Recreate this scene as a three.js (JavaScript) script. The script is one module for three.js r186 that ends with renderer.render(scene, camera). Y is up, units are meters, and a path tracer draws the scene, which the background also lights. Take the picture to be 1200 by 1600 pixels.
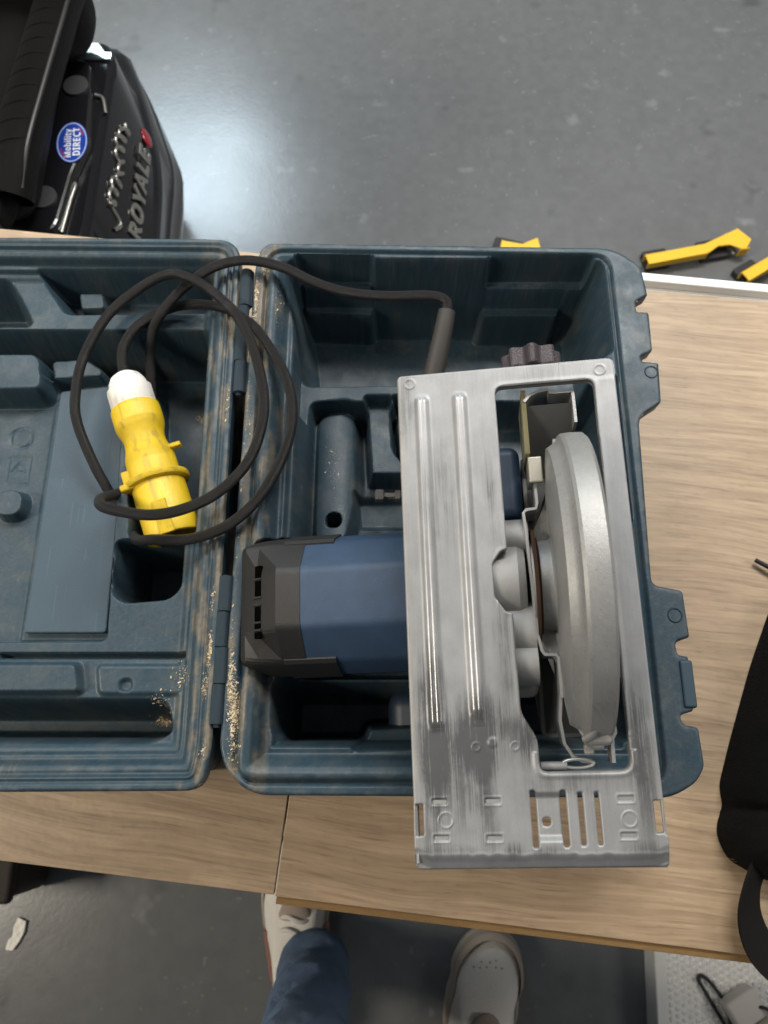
import * as THREE from 'three';
import { RoundedBoxGeometry } from 'three/addons/geometries/RoundedBoxGeometry.js';
import { mergeGeometries, mergeVertices, toCreasedNormals } from 'three/addons/utils/BufferGeometryUtils.js';
import { RectAreaLightUniformsLib } from 'three/addons/lights/RectAreaLightUniformsLib.js';
import { MarchingCubes } from 'three/addons/objects/MarchingCubes.js';
import { FontLoader } from 'three/addons/loaders/FontLoader.js';
import { TextGeometry } from 'three/addons/geometries/TextGeometry.js';

// ---------------------------------------------------------------- camera, light, exposure
const scene = new THREE.Scene();
const camera = new THREE.PerspectiveCamera(67.3, 768 / 1024, 0.02, 40);
const TILT = 18.5 * Math.PI / 180;
camera.position.set(0, 0.73, 0);
camera.rotation.set(-(Math.PI / 2 - TILT), 0, 0);
camera.focus = 0.56; camera.userData.fStop = 9;
scene.add(camera);
const renderer = new THREE.WebGLRenderer({ antialias: true });
renderer.toneMapping = THREE.LinearToneMapping;
renderer.toneMappingExposure = 0.86;
renderer.shadowMap.enabled = true;
renderer.setSize(768, 1024);
RectAreaLightUniformsLib.init();
scene.background = new THREE.Color(0.125, 0.132, 0.14);      // the pale walls and ceiling of the big hall around
// ceiling lamps, the last one an added fill: [x, y, z, width, depth, radiance, colour]
const LAMPS = [
  [-1.16, 2.0, -3.5, 0.8, 0.8, 38, [0.72, 0.89, 1.0], 'square cool white ceiling light beyond the scooter'],
  [0.60, 2.0, -1.5, 1.2, 0.6, 31, [1.0, 0.975, 0.93], 'long warm white ceiling light above the table'],
  [-1.1, 2.0, -1.3, 1.2, 0.6, 10, [1.0, 0.96, 0.9], 'long warm white ceiling light left of the table'],
  [-2.4, 2.0, 0.25, 1.2, 0.6, 44, [1.0, 0.90, 0.75], 'long warm ceiling light far left of the table'],
  [2.5, 2.0, -0.25, 1.2, 0.6, 12, [1.0, 0.95, 0.88], 'added warm fill panel far right of the table, out of view'],  // added to catch the right flanks of the plate ribs, no fitting seen there
];

// ---------------------------------------------------------------- helpers
function rng(seed) { return () => { seed = (seed + 0x6d2b79f5) | 0; let t = Math.imul(seed ^ (seed >>> 15), 1 | seed); t = (t + Math.imul(t ^ (t >>> 7), 61 | t)) ^ t; return ((t ^ (t >>> 14)) >>> 0) / 4294967296; }; }
const RN = rng(7), clamp = (x, a = 0, b = 1) => Math.min(b, Math.max(a, x)), lerp = (a, b, t) => a + (b - a) * t;
const sstep = (a, b, x) => { const t = clamp((x - a) / (b - a)); return t * t * (3 - 2 * t); };
const V3 = (x, y, z) => new THREE.Vector3(x, y, z);
function hash(x, y, s) { let h = Math.imul(x, 374761393) ^ Math.imul(y, 668265263) ^ Math.imul(s, 974634777); h = Math.imul(h ^ (h >>> 13), 1274126177); return ((h ^ (h >>> 16)) >>> 0) / 4294967296; }
function vnoise(x, y, s = 1) {
  const xi = Math.floor(x), yi = Math.floor(y); let fx = x - xi, fy = y - yi; fx = fx * fx * (3 - 2 * fx); fy = fy * fy * (3 - 2 * fy);
  return lerp(lerp(hash(xi, yi, s), hash(xi + 1, yi, s), fx), lerp(hash(xi, yi + 1, s), hash(xi + 1, yi + 1, s), fx), fy);
}
function fbm(x, y, s = 1, o = 4) { let v = 0, a = 0.5, t = 0; for (let i = 0; i < o; i++) { v += a * vnoise(x, y, s + i * 17); t += a; x *= 2.03; y *= 2.03; a *= 0.5; } return v / t; }
const names = {};
const numbered = (n) => { const k = names[n] = (names[n] ?? -1) + 1; return k ? n + '_' + String(k).padStart(3, '0') : n; };
function mesh(name, geo, mat, parent) { const m = new THREE.Mesh(geo, mat); m.name = parent && parent !== scene ? name : numbered(name); m.castShadow = m.receiveShadow = true; (parent ?? scene).add(m); return m; }
function thing(name, label, category, pos = [0, 0, 0], group) { const g = new THREE.Group(); g.name = numbered(name); g.position.set(...pos); g.userData = { label, category }; if (group) g.userData.group = group; scene.add(g); return g; }
function tag(o, label, category, group) { o.userData.label = label; o.userData.category = category; if (group) o.userData.group = group; return o; }
const creased = (g, a) => { g = g.clone(); g.scale(1000, 1000, 1000); g = toCreasedNormals(g, a); return g.scale(0.001, 0.001, 0.001); };
const structure = (o) => { o.userData.kind = 'structure'; return o; };
const std = (c, roughness = 0.6, extra = {}) => new THREE.MeshStandardMaterial({ color: new THREE.Color().setRGB(...c), roughness, ...extra });
const phys = (c, roughness, extra = {}) => new THREE.MeshPhysicalMaterial({ color: new THREE.Color().setRGB(...c), roughness, ...extra });

// rounded polygon: corners of radius r, as dense points [[x, z], ...]
function roundPoly(pts, r, n = 5) {
  const out = [], N = pts.length;
  for (let i = 0; i < N; i++) {
    const [ax, ay] = pts[(i + N - 1) % N], [bx, by, br] = pts[i], [cx, cy] = pts[(i + 1) % N], rr = br ?? r;
    const la = Math.hypot(ax - bx, ay - by), lc = Math.hypot(cx - bx, cy - by), d = Math.min(rr, la * 0.48, lc * 0.48);
    if (d < 0.05) { out.push([bx, by]); continue; }
    const p = [bx + (ax - bx) / la * d, by + (ay - by) / la * d], q = [bx + (cx - bx) / lc * d, by + (cy - by) / lc * d];
    for (let k = 0; k <= n; k++) { const t = k / n, u = 1 - t; out.push([u * u * p[0] + 2 * u * t * bx + t * t * q[0], u * u * p[1] + 2 * u * t * by + t * t * q[1]]); }
  }
  return out;
}
function polySdf(poly) {
  const N = poly.length; let x0 = 1e9, x1 = -1e9, y0 = 1e9, y1 = -1e9;
  for (const [x, y] of poly) { x0 = Math.min(x0, x); x1 = Math.max(x1, x); y0 = Math.min(y0, y); y1 = Math.max(y1, y); }
  return (x, y, far = 1e9) => {
    if (x < x0 - far || x > x1 + far || y < y0 - far || y > y1 + far) return far + 1;
    let d = 1e18, inside = false;
    for (let i = 0, j = N - 1; i < N; j = i++) {
      const ax = poly[i][0], ay = poly[i][1], bx = poly[j][0], by = poly[j][1], ex = bx - ax, ey = by - ay, wx = x - ax, wy = y - ay;
      const t = clamp((wx * ex + wy * ey) / (ex * ex + ey * ey + 1e-12)), qx = wx - ex * t, qy = wy - ey * t, dd = qx * qx + qy * qy;
      if (dd < d) d = dd;
      if ((ay > y) !== (by > y) && x < (bx - ax) * (y - ay) / (by - ay) + ax) inside = !inside;
    }
    return (inside ? -1 : 1) * Math.sqrt(d);
  };
}
// one moulded sheet: a grid of heights (mm in, metres out) trimmed cleanly along an outline
function sheet({ x0, x1, z0, z1, step, sdf, h, color, uv = 1000 }) {
  const nx = Math.ceil((x1 - x0) / step), nz = Math.ceil((z1 - z0) / step), id = new Int32Array((nx + 1) * (nz + 1)).fill(-1), ok = new Uint8Array(id.length), P = [];
  const D = new Float32Array(id.length);
  for (let j = 0; j <= nz; j++) for (let i = 0; i <= nx; i++) D[j * (nx + 1) + i] = sdf(x0 + i * step, z0 + j * step);
  for (let k = 0; k < D.length; k++) ok[k] = D[k] < step * 0.98 ? 1 : 0;
  const pos = [], uvs = [], col = [], idx = [];
  const vert = (i, j) => {
    const k = j * (nx + 1) + i; if (id[k] >= 0) return id[k];
    let x = x0 + i * step, z = z0 + j * step, d = D[k];
    if (d > -0.35 * step) for (let it = 0; it < 2; it++) { const e = 0.05, gx = (sdf(x + e, z) - sdf(x - e, z)) / (2 * e), gz = (sdf(x, z + e) - sdf(x, z - e)) / (2 * e), g = Math.hypot(gx, gz) || 1; x -= d * gx / g; z -= d * gz / g; d = sdf(x, z); }
    const y = h(x, z, Math.min(d, 0)); pos.push(x / 1000, y / 1000, z / 1000); uvs.push(x / uv, -z / uv);
    if (color) { const c = color(x, z, y, Math.min(d, 0)); col.push(c[0], c[1], c[2]); }
    return id[k] = pos.length / 3 - 1;
  };
  for (let j = 0; j < nz; j++) for (let i = 0; i < nx; i++) {
    const k = j * (nx + 1) + i; if (!(ok[k] && ok[k + 1] && ok[k + nx + 1] && ok[k + nx + 2])) continue;
    if (Math.min(D[k], D[k + 1], D[k + nx + 1], D[k + nx + 2]) > 0) continue;
    const a = vert(i, j), b = vert(i + 1, j), c = vert(i + 1, j + 1), d = vert(i, j + 1); idx.push(a, d, b, b, d, c);
  }
  const g = new THREE.BufferGeometry();
  g.setAttribute('position', new THREE.Float32BufferAttribute(pos, 3)); g.setAttribute('uv', new THREE.Float32BufferAttribute(uvs, 2));
  if (color) g.setAttribute('color', new THREE.Float32BufferAttribute(col, 3));
  g.setIndex(idx); g.computeVertexNormals(); return g;
}
// vertical wall below an outline (mm), from height top(x,z) down to bottom, leaning in by draft
function skirt(poly, top, bottom, draft = 0, c) {
  const pos = [], idx = [], col = [], uvs = [], N = poly.length; let area = 0;
  for (let i = 0; i < N; i++) { const [ax, ay] = poly[i], [bx, by] = poly[(i + 1) % N]; area += ax * by - bx * ay; }
  const s = area > 0 ? 1 : -1; let run = 0;
  for (let i = 0; i <= N; i++) {
    const [x, z] = poly[i % N], [px, pz] = poly[(i + N - 1) % N], [qx, qz] = poly[(i + 1) % N]; let nx = (qz - pz) * s, nz = -(qx - px) * s; const l = Math.hypot(nx, nz) || 1; nx /= l; nz /= l;
    pos.push(x / 1000, top / 1000, z / 1000, (x - nx * draft) / 1000, bottom / 1000, (z - nz * draft) / 1000); run += Math.hypot(x - px, z - pz);
    uvs.push(run / 1000, top / 1000, run / 1000, bottom / 1000); if (c) col.push(...c, ...c);
    if (i < N) { const a = 2 * i; s > 0 ? idx.push(a, a + 1, a + 2, a + 2, a + 1, a + 3) : idx.push(a, a + 2, a + 1, a + 2, a + 3, a + 1); }
  }
  const g = new THREE.BufferGeometry(); g.setAttribute('position', new THREE.Float32BufferAttribute(pos, 3)); g.setAttribute('uv', new THREE.Float32BufferAttribute(uvs, 2));
  if (c) g.setAttribute('color', new THREE.Float32BufferAttribute(col, 3));
  g.setIndex(idx); g.computeVertexNormals(); return g;
}
// loft through closed rings of equal length (arrays of Vector3, metres), with flat ends
function loft(rings, { caps = true, crease = 0.6 } = {}) {
  const n = rings[0].length, pos = [], idx = [];
  for (const r of rings) for (const p of r) pos.push(p.x, p.y, p.z);
  for (let k = 0; k < rings.length - 1; k++) for (let i = 0; i < n; i++) { const a = k * n + i, b = k * n + (i + 1) % n; idx.push(a, b, a + n, b, b + n, a + n); }
  if (caps) for (const [k, flip] of [[0, 1], [rings.length - 1, 0]]) {
    const c = rings[k].reduce((s, p) => s.add(p), V3(0, 0, 0)).divideScalar(n), ci = pos.length / 3; pos.push(c.x, c.y, c.z);
    for (let i = 0; i < n; i++) { const a = k * n + i, b = k * n + (i + 1) % n; flip ? idx.push(a, ci, b) : idx.push(a, b, ci); }
  }
  let g = new THREE.BufferGeometry(); g.setAttribute('position', new THREE.Float32BufferAttribute(pos, 3)); g.setIndex(idx);
  // face outwards
  g.computeVertexNormals(); let vol = 0; const A = V3(), B = V3(), C = V3();
  for (let i = 0; i < idx.length; i += 3) { A.fromArray(pos, idx[i] * 3); B.fromArray(pos, idx[i + 1] * 3); C.fromArray(pos, idx[i + 2] * 3); vol += A.dot(B.cross(C)); }
  if (vol < 0) { for (let i = 0; i < idx.length; i += 3) [idx[i], idx[i + 1]] = [idx[i + 1], idx[i]]; g.setIndex(idx); }
  g = crease ? creased(g, crease) : (g.computeVertexNormals(), g);
  if (!g.attributes.uv) { const p = g.attributes.position, u = []; for (let i = 0; i < p.count; i++) u.push(p.getX(i) + p.getY(i) * 0.5, p.getZ(i) + p.getY(i) * 0.5); g.setAttribute('uv', new THREE.Float32BufferAttribute(u, 2)); }
  return g;
}
const curve = (pts, s = 0.001, t = 0.5) => new THREE.CatmullRomCurve3(pts.map((p) => V3(p[0] * s, p[1] * s, p[2] * s)), false, 'catmullrom', t);
const tube = (pts, r, seg = 120, rad = 12, s = 0.001) => new THREE.TubeGeometry(curve(pts, s), seg, r * s, rad, false);
const bake = (g, m) => g.applyMatrix4(m);
function boxAt(w, h, d, x, y, z, r = 0.0006, seg = 2) { const g = new RoundedBoxGeometry(w, h, d, seg, Math.min(r, w * 0.45, h * 0.45, d * 0.45)); g.translate(x, y, z); return g; }
const merge = (list) => mergeGeometries(list.map((g) => { g = g.index ? g.toNonIndexed() : g; for (const k of Object.keys(g.attributes)) if (!['position', 'normal', 'uv'].includes(k)) g.deleteAttribute(k); return g; }));
function extr(poly, depth, bevel = 0.0005, holes = []) {   // poly in metres on x/y, extruded along +z
  const s = new THREE.Shape(poly.map((p) => new THREE.Vector2(...p)));
  for (const h of holes) s.holes.push(new THREE.Path(h.map((p) => new THREE.Vector2(...p))));
  return new THREE.ExtrudeGeometry(s, { depth, bevelEnabled: bevel > 0, bevelThickness: bevel, bevelSize: bevel, bevelOffset: -bevel, bevelSegments: 2, curveSegments: 16 });
}
function tex(w, h, f, srgb = true, rep = 1) {
  const d = new Uint8Array(w * h * 4);
  for (let j = 0; j < h; j++) for (let i = 0; i < w; i++) { const c = f(i / w, j / h, i, j), o = (j * w + i) * 4; d[o] = clamp(c[0]) * 255; d[o + 1] = clamp(c[1]) * 255; d[o + 2] = clamp(c[2]) * 255; d[o + 3] = 255; }
  const t = new THREE.DataTexture(d, w, h); t.magFilter = THREE.LinearFilter; t.wrapS = t.wrapT = THREE.RepeatWrapping; if (srgb) t.colorSpace = THREE.SRGBColorSpace; t.needsUpdate = true; return t;
}
const grey = (w, h, f) => tex(w, h, (...a) => { const v = f(...a); return [v, v, v]; }, false);
// wrapping noise for tiling grain
const wrapN = (u, v, n, m, s) => { const x = u * n, y = v * m, xi = Math.floor(x), yi = Math.floor(y); let fx = x - xi, fy = y - yi; fx = fx * fx * (3 - 2 * fx); fy = fy * fy * (3 - 2 * fy); const q = (a, b) => hash(((a % n) + n) % n, ((b % m) + m) % m, s); return lerp(lerp(q(xi, yi), q(xi + 1, yi), fx), lerp(q(xi, yi + 1), q(xi + 1, yi + 1), fx), fy); };
const clone = (t, a, b) => { const c = t.clone(); c.repeat.set(a, b); c.needsUpdate = true; return c; };

// ---------------------------------------------------------------- ceiling lights
for (const [x, y, z, w, d, e, c, label] of LAMPS) {
  const t = thing('ceiling_light', label, 'ceiling light', [x, y, z]);
  const fr = extr([[-w / 2 - 0.04, -d / 2 - 0.04], [w / 2 + 0.04, -d / 2 - 0.04], [w / 2 + 0.04, d / 2 + 0.04], [-w / 2 - 0.04, d / 2 + 0.04]], 0.04, 0.002);
  fr.rotateX(-Math.PI / 2); mesh('frame', fr, std([0.8, 0.8, 0.8], 0.5), t);
  const df = new THREE.BoxGeometry(w, 0.01, d); df.translate(0, -0.006, 0);
  mesh('diffuser', df, new THREE.MeshStandardMaterial({ color: 0xffffff, emissive: new THREE.Color().setRGB(...c), emissiveIntensity: 3 }), t);
  const l = new THREE.RectAreaLight(new THREE.Color().setRGB(...c), e, w, d); l.position.set(0, -0.016, 0); l.rotation.x = -Math.PI / 2; l.name = 'lamp'; t.add(l);
}

// ---------------------------------------------------------------- floor
const grain = grey(512, 512, (u, v) => 0.5 + 0.5 * (wrapN(u, v, 128, 128, 3) - 0.5) + 0.5 * (wrapN(u, v, 256, 256, 4) - 0.5));
{
  const S = 6;
  const map = tex(2048, 2048, (u, v) => {
    const x = u * S, y = v * S; let c = 0.385 + 0.03 * (fbm(x * 2.2, y * 2.2, 11, 5) - 0.5) + 0.035 * (fbm(x * 60, y * 60, 21, 3) - 0.5);
    const sp = vnoise(x * 120, y * 120, 31), area = fbm(x * 2.1, y * 2.1, 41, 3); if (sp > 0.965 - 0.05 * (area - 0.5)) c += 0.10 * (sp - 0.9) * 10;
    const bl = fbm(x * 22, y * 22, 51, 4); if (bl > 0.74) c += (bl - 0.74) * 0.5;
    const dk = fbm(x * 14, y * 14, 61, 3); if (dk > 0.76) c -= (dk - 0.76) * 0.4;
    const sc = vnoise(x * 8 + y * 3, y * 240 - x * 60, 67); if (sc > 0.965 && area > 0.5) c += 0.05;
    return [c * 0.985, c, c * 1.01];
  });
  const rough = grey(512, 512, (u, v) => 0.19 + 0.10 * fbm(u * 40, v * 40, 71, 4));
  const g = new THREE.PlaneGeometry(S, S, 1, 1); g.rotateX(-Math.PI / 2); g.translate(0, -0.6, -0.9);
  const big = new THREE.PlaneGeometry(24, 24); big.rotateX(-Math.PI / 2); big.translate(0, -0.606, -0.9);
  const f = structure(mesh('floor', g, new THREE.MeshStandardMaterial({ map, roughnessMap: rough, roughness: 1, bumpMap: clone(grain, 8, 8), bumpScale: 0.00009 })));
  f.userData.label = 'worn grey painted concrete floor with pale specks';
  structure(mesh('floor', big, std([0.14, 0.138, 0.13], 0.6)));
}

// ---------------------------------------------------------------- table of oak laminate boards
const TA = 6.4 * Math.PI / 180;
function woodMap(seed, w, h, L, W) {    // L x W metres, grain along u
  return tex(w, h, (u, v) => {
    const x = u * L, y = v * W, wob = 0.06 * (fbm(x * 2.6, y * 4.5, seed, 3) - 0.5) + 0.008 * (fbm(x * 9, y * 16, seed + 2, 2) - 0.5), yy = y + wob;
    const ring = fbm(x * 3.2, yy * 110, seed + 5, 3), band = fbm(x * 1.5, yy * 12, seed + 9, 3);
    const fine = fbm(x * 17, yy * 480, seed + 13, 3), pore = vnoise(x * 26, yy * 800, seed + 17), pore2 = vnoise(x * 110, yy * 950, seed + 19), fleck = fbm(x * 60, yy * 260, seed + 23, 2);
    const cath = Math.sin((yy * 260 + 5 * fbm(x * 1.3, yy * 7, seed + 31, 2)) * 1.0);
    let t = 0.56 + 0.26 * (ring - 0.5) + 0.16 * (band - 0.5) + 0.46 * (fine - 0.5) + 0.18 * (fleck - 0.5) + 0.05 * cath;
    if (pore > 0.7) t -= (pore - 0.7) * 0.9; if (pore2 > 0.76) t -= (pore2 - 0.76) * 0.7;
    t = clamp(t); return [lerp(0.47, 0.765, t), lerp(0.39, 0.67, t), lerp(0.305, 0.555, t)];
  });
}
{
  const t = thing('work_table', 'oak laminate work table top made of two butted boards under the open case', 'table');
  t.rotation.y = -TA; const bmp = clone(grain, 1, 1);
  const B0 = -0.533, B1 = 0.113, seam = -0.082, th = 0.008;
  const mk = (a0, a1, m, b1 = B1) => { const g = new RoundedBoxGeometry(a1 - a0, th, b1 - B0, 2, 0.0009); g.translate((a0 + a1) / 2, -th / 2, (B0 + b1) / 2); const p = g.attributes.position, u = []; for (let i = 0; i < p.count; i++) u.push((p.getX(i) - a0) / (a1 - a0), (p.getZ(i) - B0) / (b1 - B0)); g.setAttribute('uv', new THREE.Float32BufferAttribute(u, 2)); return mesh('board', g, m, t); };
  const m1 = new THREE.MeshStandardMaterial({ map: woodMap(101, 1400, 1400, 0.75, 0.65), roughness: 0.5, bumpMap: bmp, bumpScale: 0.0002 });
  const m2 = new THREE.MeshStandardMaterial({ map: woodMap(211, 1700, 1400, 0.85, 0.65), roughness: 0.5, bumpMap: bmp, bumpScale: 0.0002 });
  mk(-0.83, seam - 0.0006, m1, B1 - 0.001); mk(seam + 0.0006, 0.77, m2);
  const core = std([0.36, 0.215, 0.085], 0.85, { bumpMap: clone(grain, 4, 4), bumpScale: 0.0008 });
  mesh('board_tongue', boxAt(0.85, 0.0035, 0.02, seam + 0.0015 + 0.425, -0.0055, B1 - 0.0035, 0.0008), core, t);
  // a back ledge of white metal along the right-hand board
  mesh('edge_trim', merge([boxAt(0.86, 0.016, 0.011, 0.34, -0.004, B0 - 0.0145, 0.002), boxAt(0.86, 0.003, 0.009, 0.34, -0.0085, B0 - 0.0045, 0.0005)]), std([0.78, 0.78, 0.76], 0.4), t);
  mesh('table_frame', merge([boxAt(1.5, 0.03, 0.04, -0.03, -0.0265, B0 + 0.06, 0.002), boxAt(1.5, 0.03, 0.04, -0.03, -0.0265, B1 - 0.08, 0.002), boxAt(0.04, 0.03, 0.52, -0.78, -0.0265, -0.21, 0.002), boxAt(0.04, 0.03, 0.52, 0.72, -0.0265, -0.21, 0.002)]), std([0.03, 0.025, 0.022], 0.5), t);
  for (const [a, b] of [[-0.40, B1 - 0.025], [-0.78, B0 + 0.06], [0.72, B0 + 0.06], [0.72, B1 - 0.08]]) mesh('leg', boxAt(0.05, 0.558, 0.05, a, -0.0415 - 0.279, b, 0.003), std([0.03, 0.022, 0.02], 0.5), t);
}

// ---------------------------------------------------------------- carrying case
const BLUE2 = [0.019, 0.0455, 0.066];
const dustC = [0.30, 0.225, 0.13];
function painter(base, feats) {      // successive mouldings: [poly, radius, level, wall, out?]
  const F = feats.map(([p, r, level, wall, out = 0]) => ({ s: polySdf(roundPoly(p, r)), level, wall, out }));
  return (x, z, d) => {
    let y = base(x, z, d);
    for (const f of F) {
      const q = f.s(x, z, f.wall + 2); if (q > f.out * f.wall + 0.01) continue;
      let t = clamp((f.out * f.wall - q) / f.wall); t = lerp(t, t * t * (3 - 2 * t), 0.75);
      y = lerp(y, typeof f.level === 'function' ? f.level(x, z, y) : f.level, t);
    }
    return y;
  };
}
const TRAY = roundPoly([[-113, -466, 22], [214, -460, 26], [237, -440, 8], [240, -409, 2], [228, -402, 3], [228, -392, 2], [239, -391, 2], [238, -352, 2], [227, -346, 2], [228, -341, 2], [242, -340, 2], [240, -301, 3], [219, -287, 8], [214, -140, 6], [238, -135, 3], [239, -98, 2], [227, -94, 3], [228, -84, 3], [236, -83, 2], [235, -42, 2], [224, -39, 3], [226, -32, 3], [237, -30, 3], [238, -2, 4], [231, 9, 8], [211, 20, 14], [-100, 18, 24], [-123, -6, 20], [-119, -440, 16]], 3, 5);
const LID = roundPoly([[-490, -474, 24], [-133, -470, 26], [-129, -12, 28], [-134, 15, 30], [-490, 17, 30]], 20, 8);
const traySdf = polySdf(TRAY), lidSdf = polySdf(LID);
const TRAYIN = polySdf(roundPoly([[-116, -466], [217, -460], [216, 19], [-120, 18]], 26, 8));
const groove = (d, c, w, depth) => -depth * Math.exp(-((d - c) * (d - c)) / (w * w));
const bump = (d, c, w, a) => a * Math.exp(-((d - c) * (d - c)) / (w * w));
const trayH = painter((x, z, dOut) => {
  const d = -TRAYIN(x, z), e = -dOut;
  let y = 130; if (e < 2.2) y -= 2.2 - Math.sqrt(Math.max(0, 4.84 - (2.2 - e) * (2.2 - e)));
  const hinge = x < -80 ? sstep(-92, -112, x) : 0;
  y += groove(d, 9, 1.5, 5) * sstep(3, 6, e) + bump(d, 15, 3.2, 2.2) - sstep(19, 30, d) * 14 + bump(d, 25, 1.6, 1.4) + bump(d, 33, 1.5, 1.2) - sstep(34, 37, d) * 5 + hinge * 0;
  const inY = 80; const dd = z < -300 ? 26 : 38;
  return lerp(y, inY, sstep(dd + (z < -300 ? 10 : 0), dd + 12, d));
}, [
  [[[-92, -448], [204, -446], [205, -346], [-78, -341]], 12, 14, 16],
  [[[-80, -446], [-12, -446], [-11, -430], [-78, -433]], 4, 64, 4, 1],
  [[[-80, -449], [-13, -449], [-12, -442], [-78, -443]], 2, 92, 4, 1],
  [[[102, -446], [176, -446], [173, -428], [97, -429]], 4, 64, 4, 1],
  [[[100, -449], [192, -449], [190, -441], [98, -442]], 2, 92, 4, 1],
  [[[-70, -327], [205, -327], [205, -188], [-74, -182]], 9, 34, 9],
  [[[-62, -318], [-30, -322], [-27, -240], [-36, -196], [-62, -196]], 10, (x) => 50 + 14 * Math.sqrt(Math.max(0, 1 - Math.pow((x + 46) / 22, 2))), 9, 1],
  [[[-46 - 7, -222], [-46 + 7, -222], [-46 + 7, -208], [-46 - 7, -208]], 7, 30, 2, 0],
  [[[-20, -334], [9, -334], [12, -285], [22, -272], [22, -256], [-15, -256]], 5, 64, 5],
  [[[7, -334], [30, -334], [40, -256], [22, -256], [21, -274], [12, -285]], 3, 52, 4],
  [[[-30, -248], [34, -248], [34, -214], [-26, -214]], 6, 26, 6],
  [[[-34, -252], [40, -252], [40, -208], [-30, -208]], 6, (x, z, y) => Math.max(y, 20), 3],
  [[[-89, -70], [190, -70], [190, -18], [-80, -17], [-88, -28]], 12, 12, 14],
  [[[-20, -42], [60, -46], [60, -14], [-28, -12]], 10, 70, 12],
  [[[-108, -170], [-100, -178], [-60, -190], [190, -190], [190, -70], [-60, -70], [-100, -80], [-108, -88]], 6, 60, 6],
]);
const lidH = painter((x, z, dOut) => {
  const d = -lidSdf(x, z);
  let y = 130; if (d < 2.4) y -= 2.4 - Math.sqrt(Math.max(0, 5.76 - (2.4 - d) * (2.4 - d)));
  y += groove(d, 7, 1.2, 2.5) - sstep(9.5, 12.5, d) * 5 + bump(d, 15, 2, 1.6) - sstep(18, 23, d) * 9 + bump(d, 21, 1, 0.8) - sstep(26, 29, d) * 5;
  return y - sstep(30, 36, d) * 4;
}, [
  [[[-460, -440], [-354, -440], [-338, -416], [-326, -394], [-330, -389], [-460, -389]], 8, 54, 12],
  [[[-330, -448], [-160, -447], [-160, -404], [-298, -402]], 8, 70, 10],
  [[[-294, -436], [-272, -436], [-269, -420], [-290, -419]], 3, 92, 4, 1],
  [[[-460, -388], [-161, -386], [-160, -342], [-460, -342]], 10, 26, 10],
  [[[-232, -388], [-161, -386], [-157, -190], [-163, -184], [-216, -183]], 8, 22, 10],
  [[[-460, -342], [-236, -350], [-228, -191], [-224, -98], [-460, -96]], 6, 70, 5],
  [[[-460, -366], [-326, -366], [-320, -360], [-316, -332], [-460, -330]], 6, 98, 8, 1],
  [[[-313, -364], [-280, -366], [-263, -354], [-274, -338], [-304, -335]], 6, 88, 7, 1],
  [[[-312, -346], [-234, -352], [-230, -102], [-312, -102]], 3, 72, 3],
  [[[-334 - 13, -238], [-334 + 13, -238], [-334 + 13, -212], [-334 - 13, -212]], 13, 84, 3, 0.5],
  [[[-228, -184], [-168, -187], [-167, -142], [-177, -132], [-214, -129], [-226, -138]], 8, 22, 9],
  [[[-310, -89], [-158, -89], [-158, -84], [-310, -84]], 2, 98, 2],
  [[[-460, -80], [-243, -80], [-238, -57], [-460, -56]], 5, 116, 4, 0.5],
  [[[-229, -79], [-159, -79], [-159, -56], [-225, -56]], 5, 111, 4, 0.5],
  [[[-210, -69], [-198, -69], [-198, -57], [-210, -57]], 6, 107, 3],
  [[[-460, -54], [-170, -53], [-163, -26], [-180, -19], [-460, -20]], 10, 22, 12],
  // moulded marks on the inside
  [[[-348, -275], [-326, -275], [-326, -246], [-348, -246]], 1, 69, 1], [[[-346.5, -273.5], [-327.5, -273.5], [-327.5, -247.5], [-346.5, -247.5]], 1, 70, 1],
  [[[-337, -271], [-329, -258], [-345, -258]], 1, 69, 1], [[[-337, -267.5], [-331.5, -259.5], [-342.5, -259.5]], 1, 70, 1],
  [[[-350, -304], [-328, -304], [-328, -282], [-350, -282]], 11, 69, 1], [[[-348, -302], [-330, -302], [-330, -284], [-348, -284]], 9, 70, 1],
]);
function shellColor(hinge) {
  return (x, z, y, d) => {
    const n = fbm(x / 18, z / 18, 5, 4), f = fbm(x / 2.2, z / 2.2, 8, 2), e = -d, scr = vnoise(x / 0.9, z / 26, 15);
    let c = BLUE2, k = 0.93 + 0.14 * n; c = c.map((v) => v * k);
    let du = 0.07 * sstep(0.5, 0.8, n) + 0.06 * f;                                 // thin grey wood dust
    const hx = hinge > 0 ? x + 121 : -130 - x;                                      // distance from the hinge
    if (hx < 48) du += 0.42 * sstep(48, 12, hx) * sstep(0.42, 0.72, fbm(x / 6, z / 22, 25, 3)) * (0.4 + 1.2 * f);
    if (y < 60) du += 0.10 * sstep(0.55, 0.75, fbm(x / 14, z / 14, 33, 3));
    if (scr > 0.86) du += 0.08 * sstep(0.5, 0.7, n);
    du = clamp(du, 0, 0.75); const edge = 0.16 * sstep(0.45, 0.75, fbm(x / 9, z / 9, 45, 3)) * (sstep(4, 1, Math.abs(e - 1.5)) + 0.7 * sstep(3.5, 1, Math.abs(e - 15))) + (scr > 0.93 ? 0.10 * n : 0) + (hash(Math.round(x * 1.7), Math.round(z * 1.7), 61) > 0.985 ? 0.16 * n : 0) + 0.05 * f * f;   // rubbed edges
    return c.map((v, i) => lerp(lerp(v, dustC[i] * 0.85, du), 0.24, edge));
  };
}
const shellMat = new THREE.MeshPhysicalMaterial({ specularIntensity: 0.7, vertexColors: true, roughness: 0.47, roughnessMap: clone(grey(512, 512, (u, v) => 0.75 + 0.5 * (fbm(u * 20, v * 20, 77, 4) - 0.5)), 4, 4), bumpMap: clone(grain, 6, 6), bumpScale: 0.0001 });
shellMat.roughness = 0.62;
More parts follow.
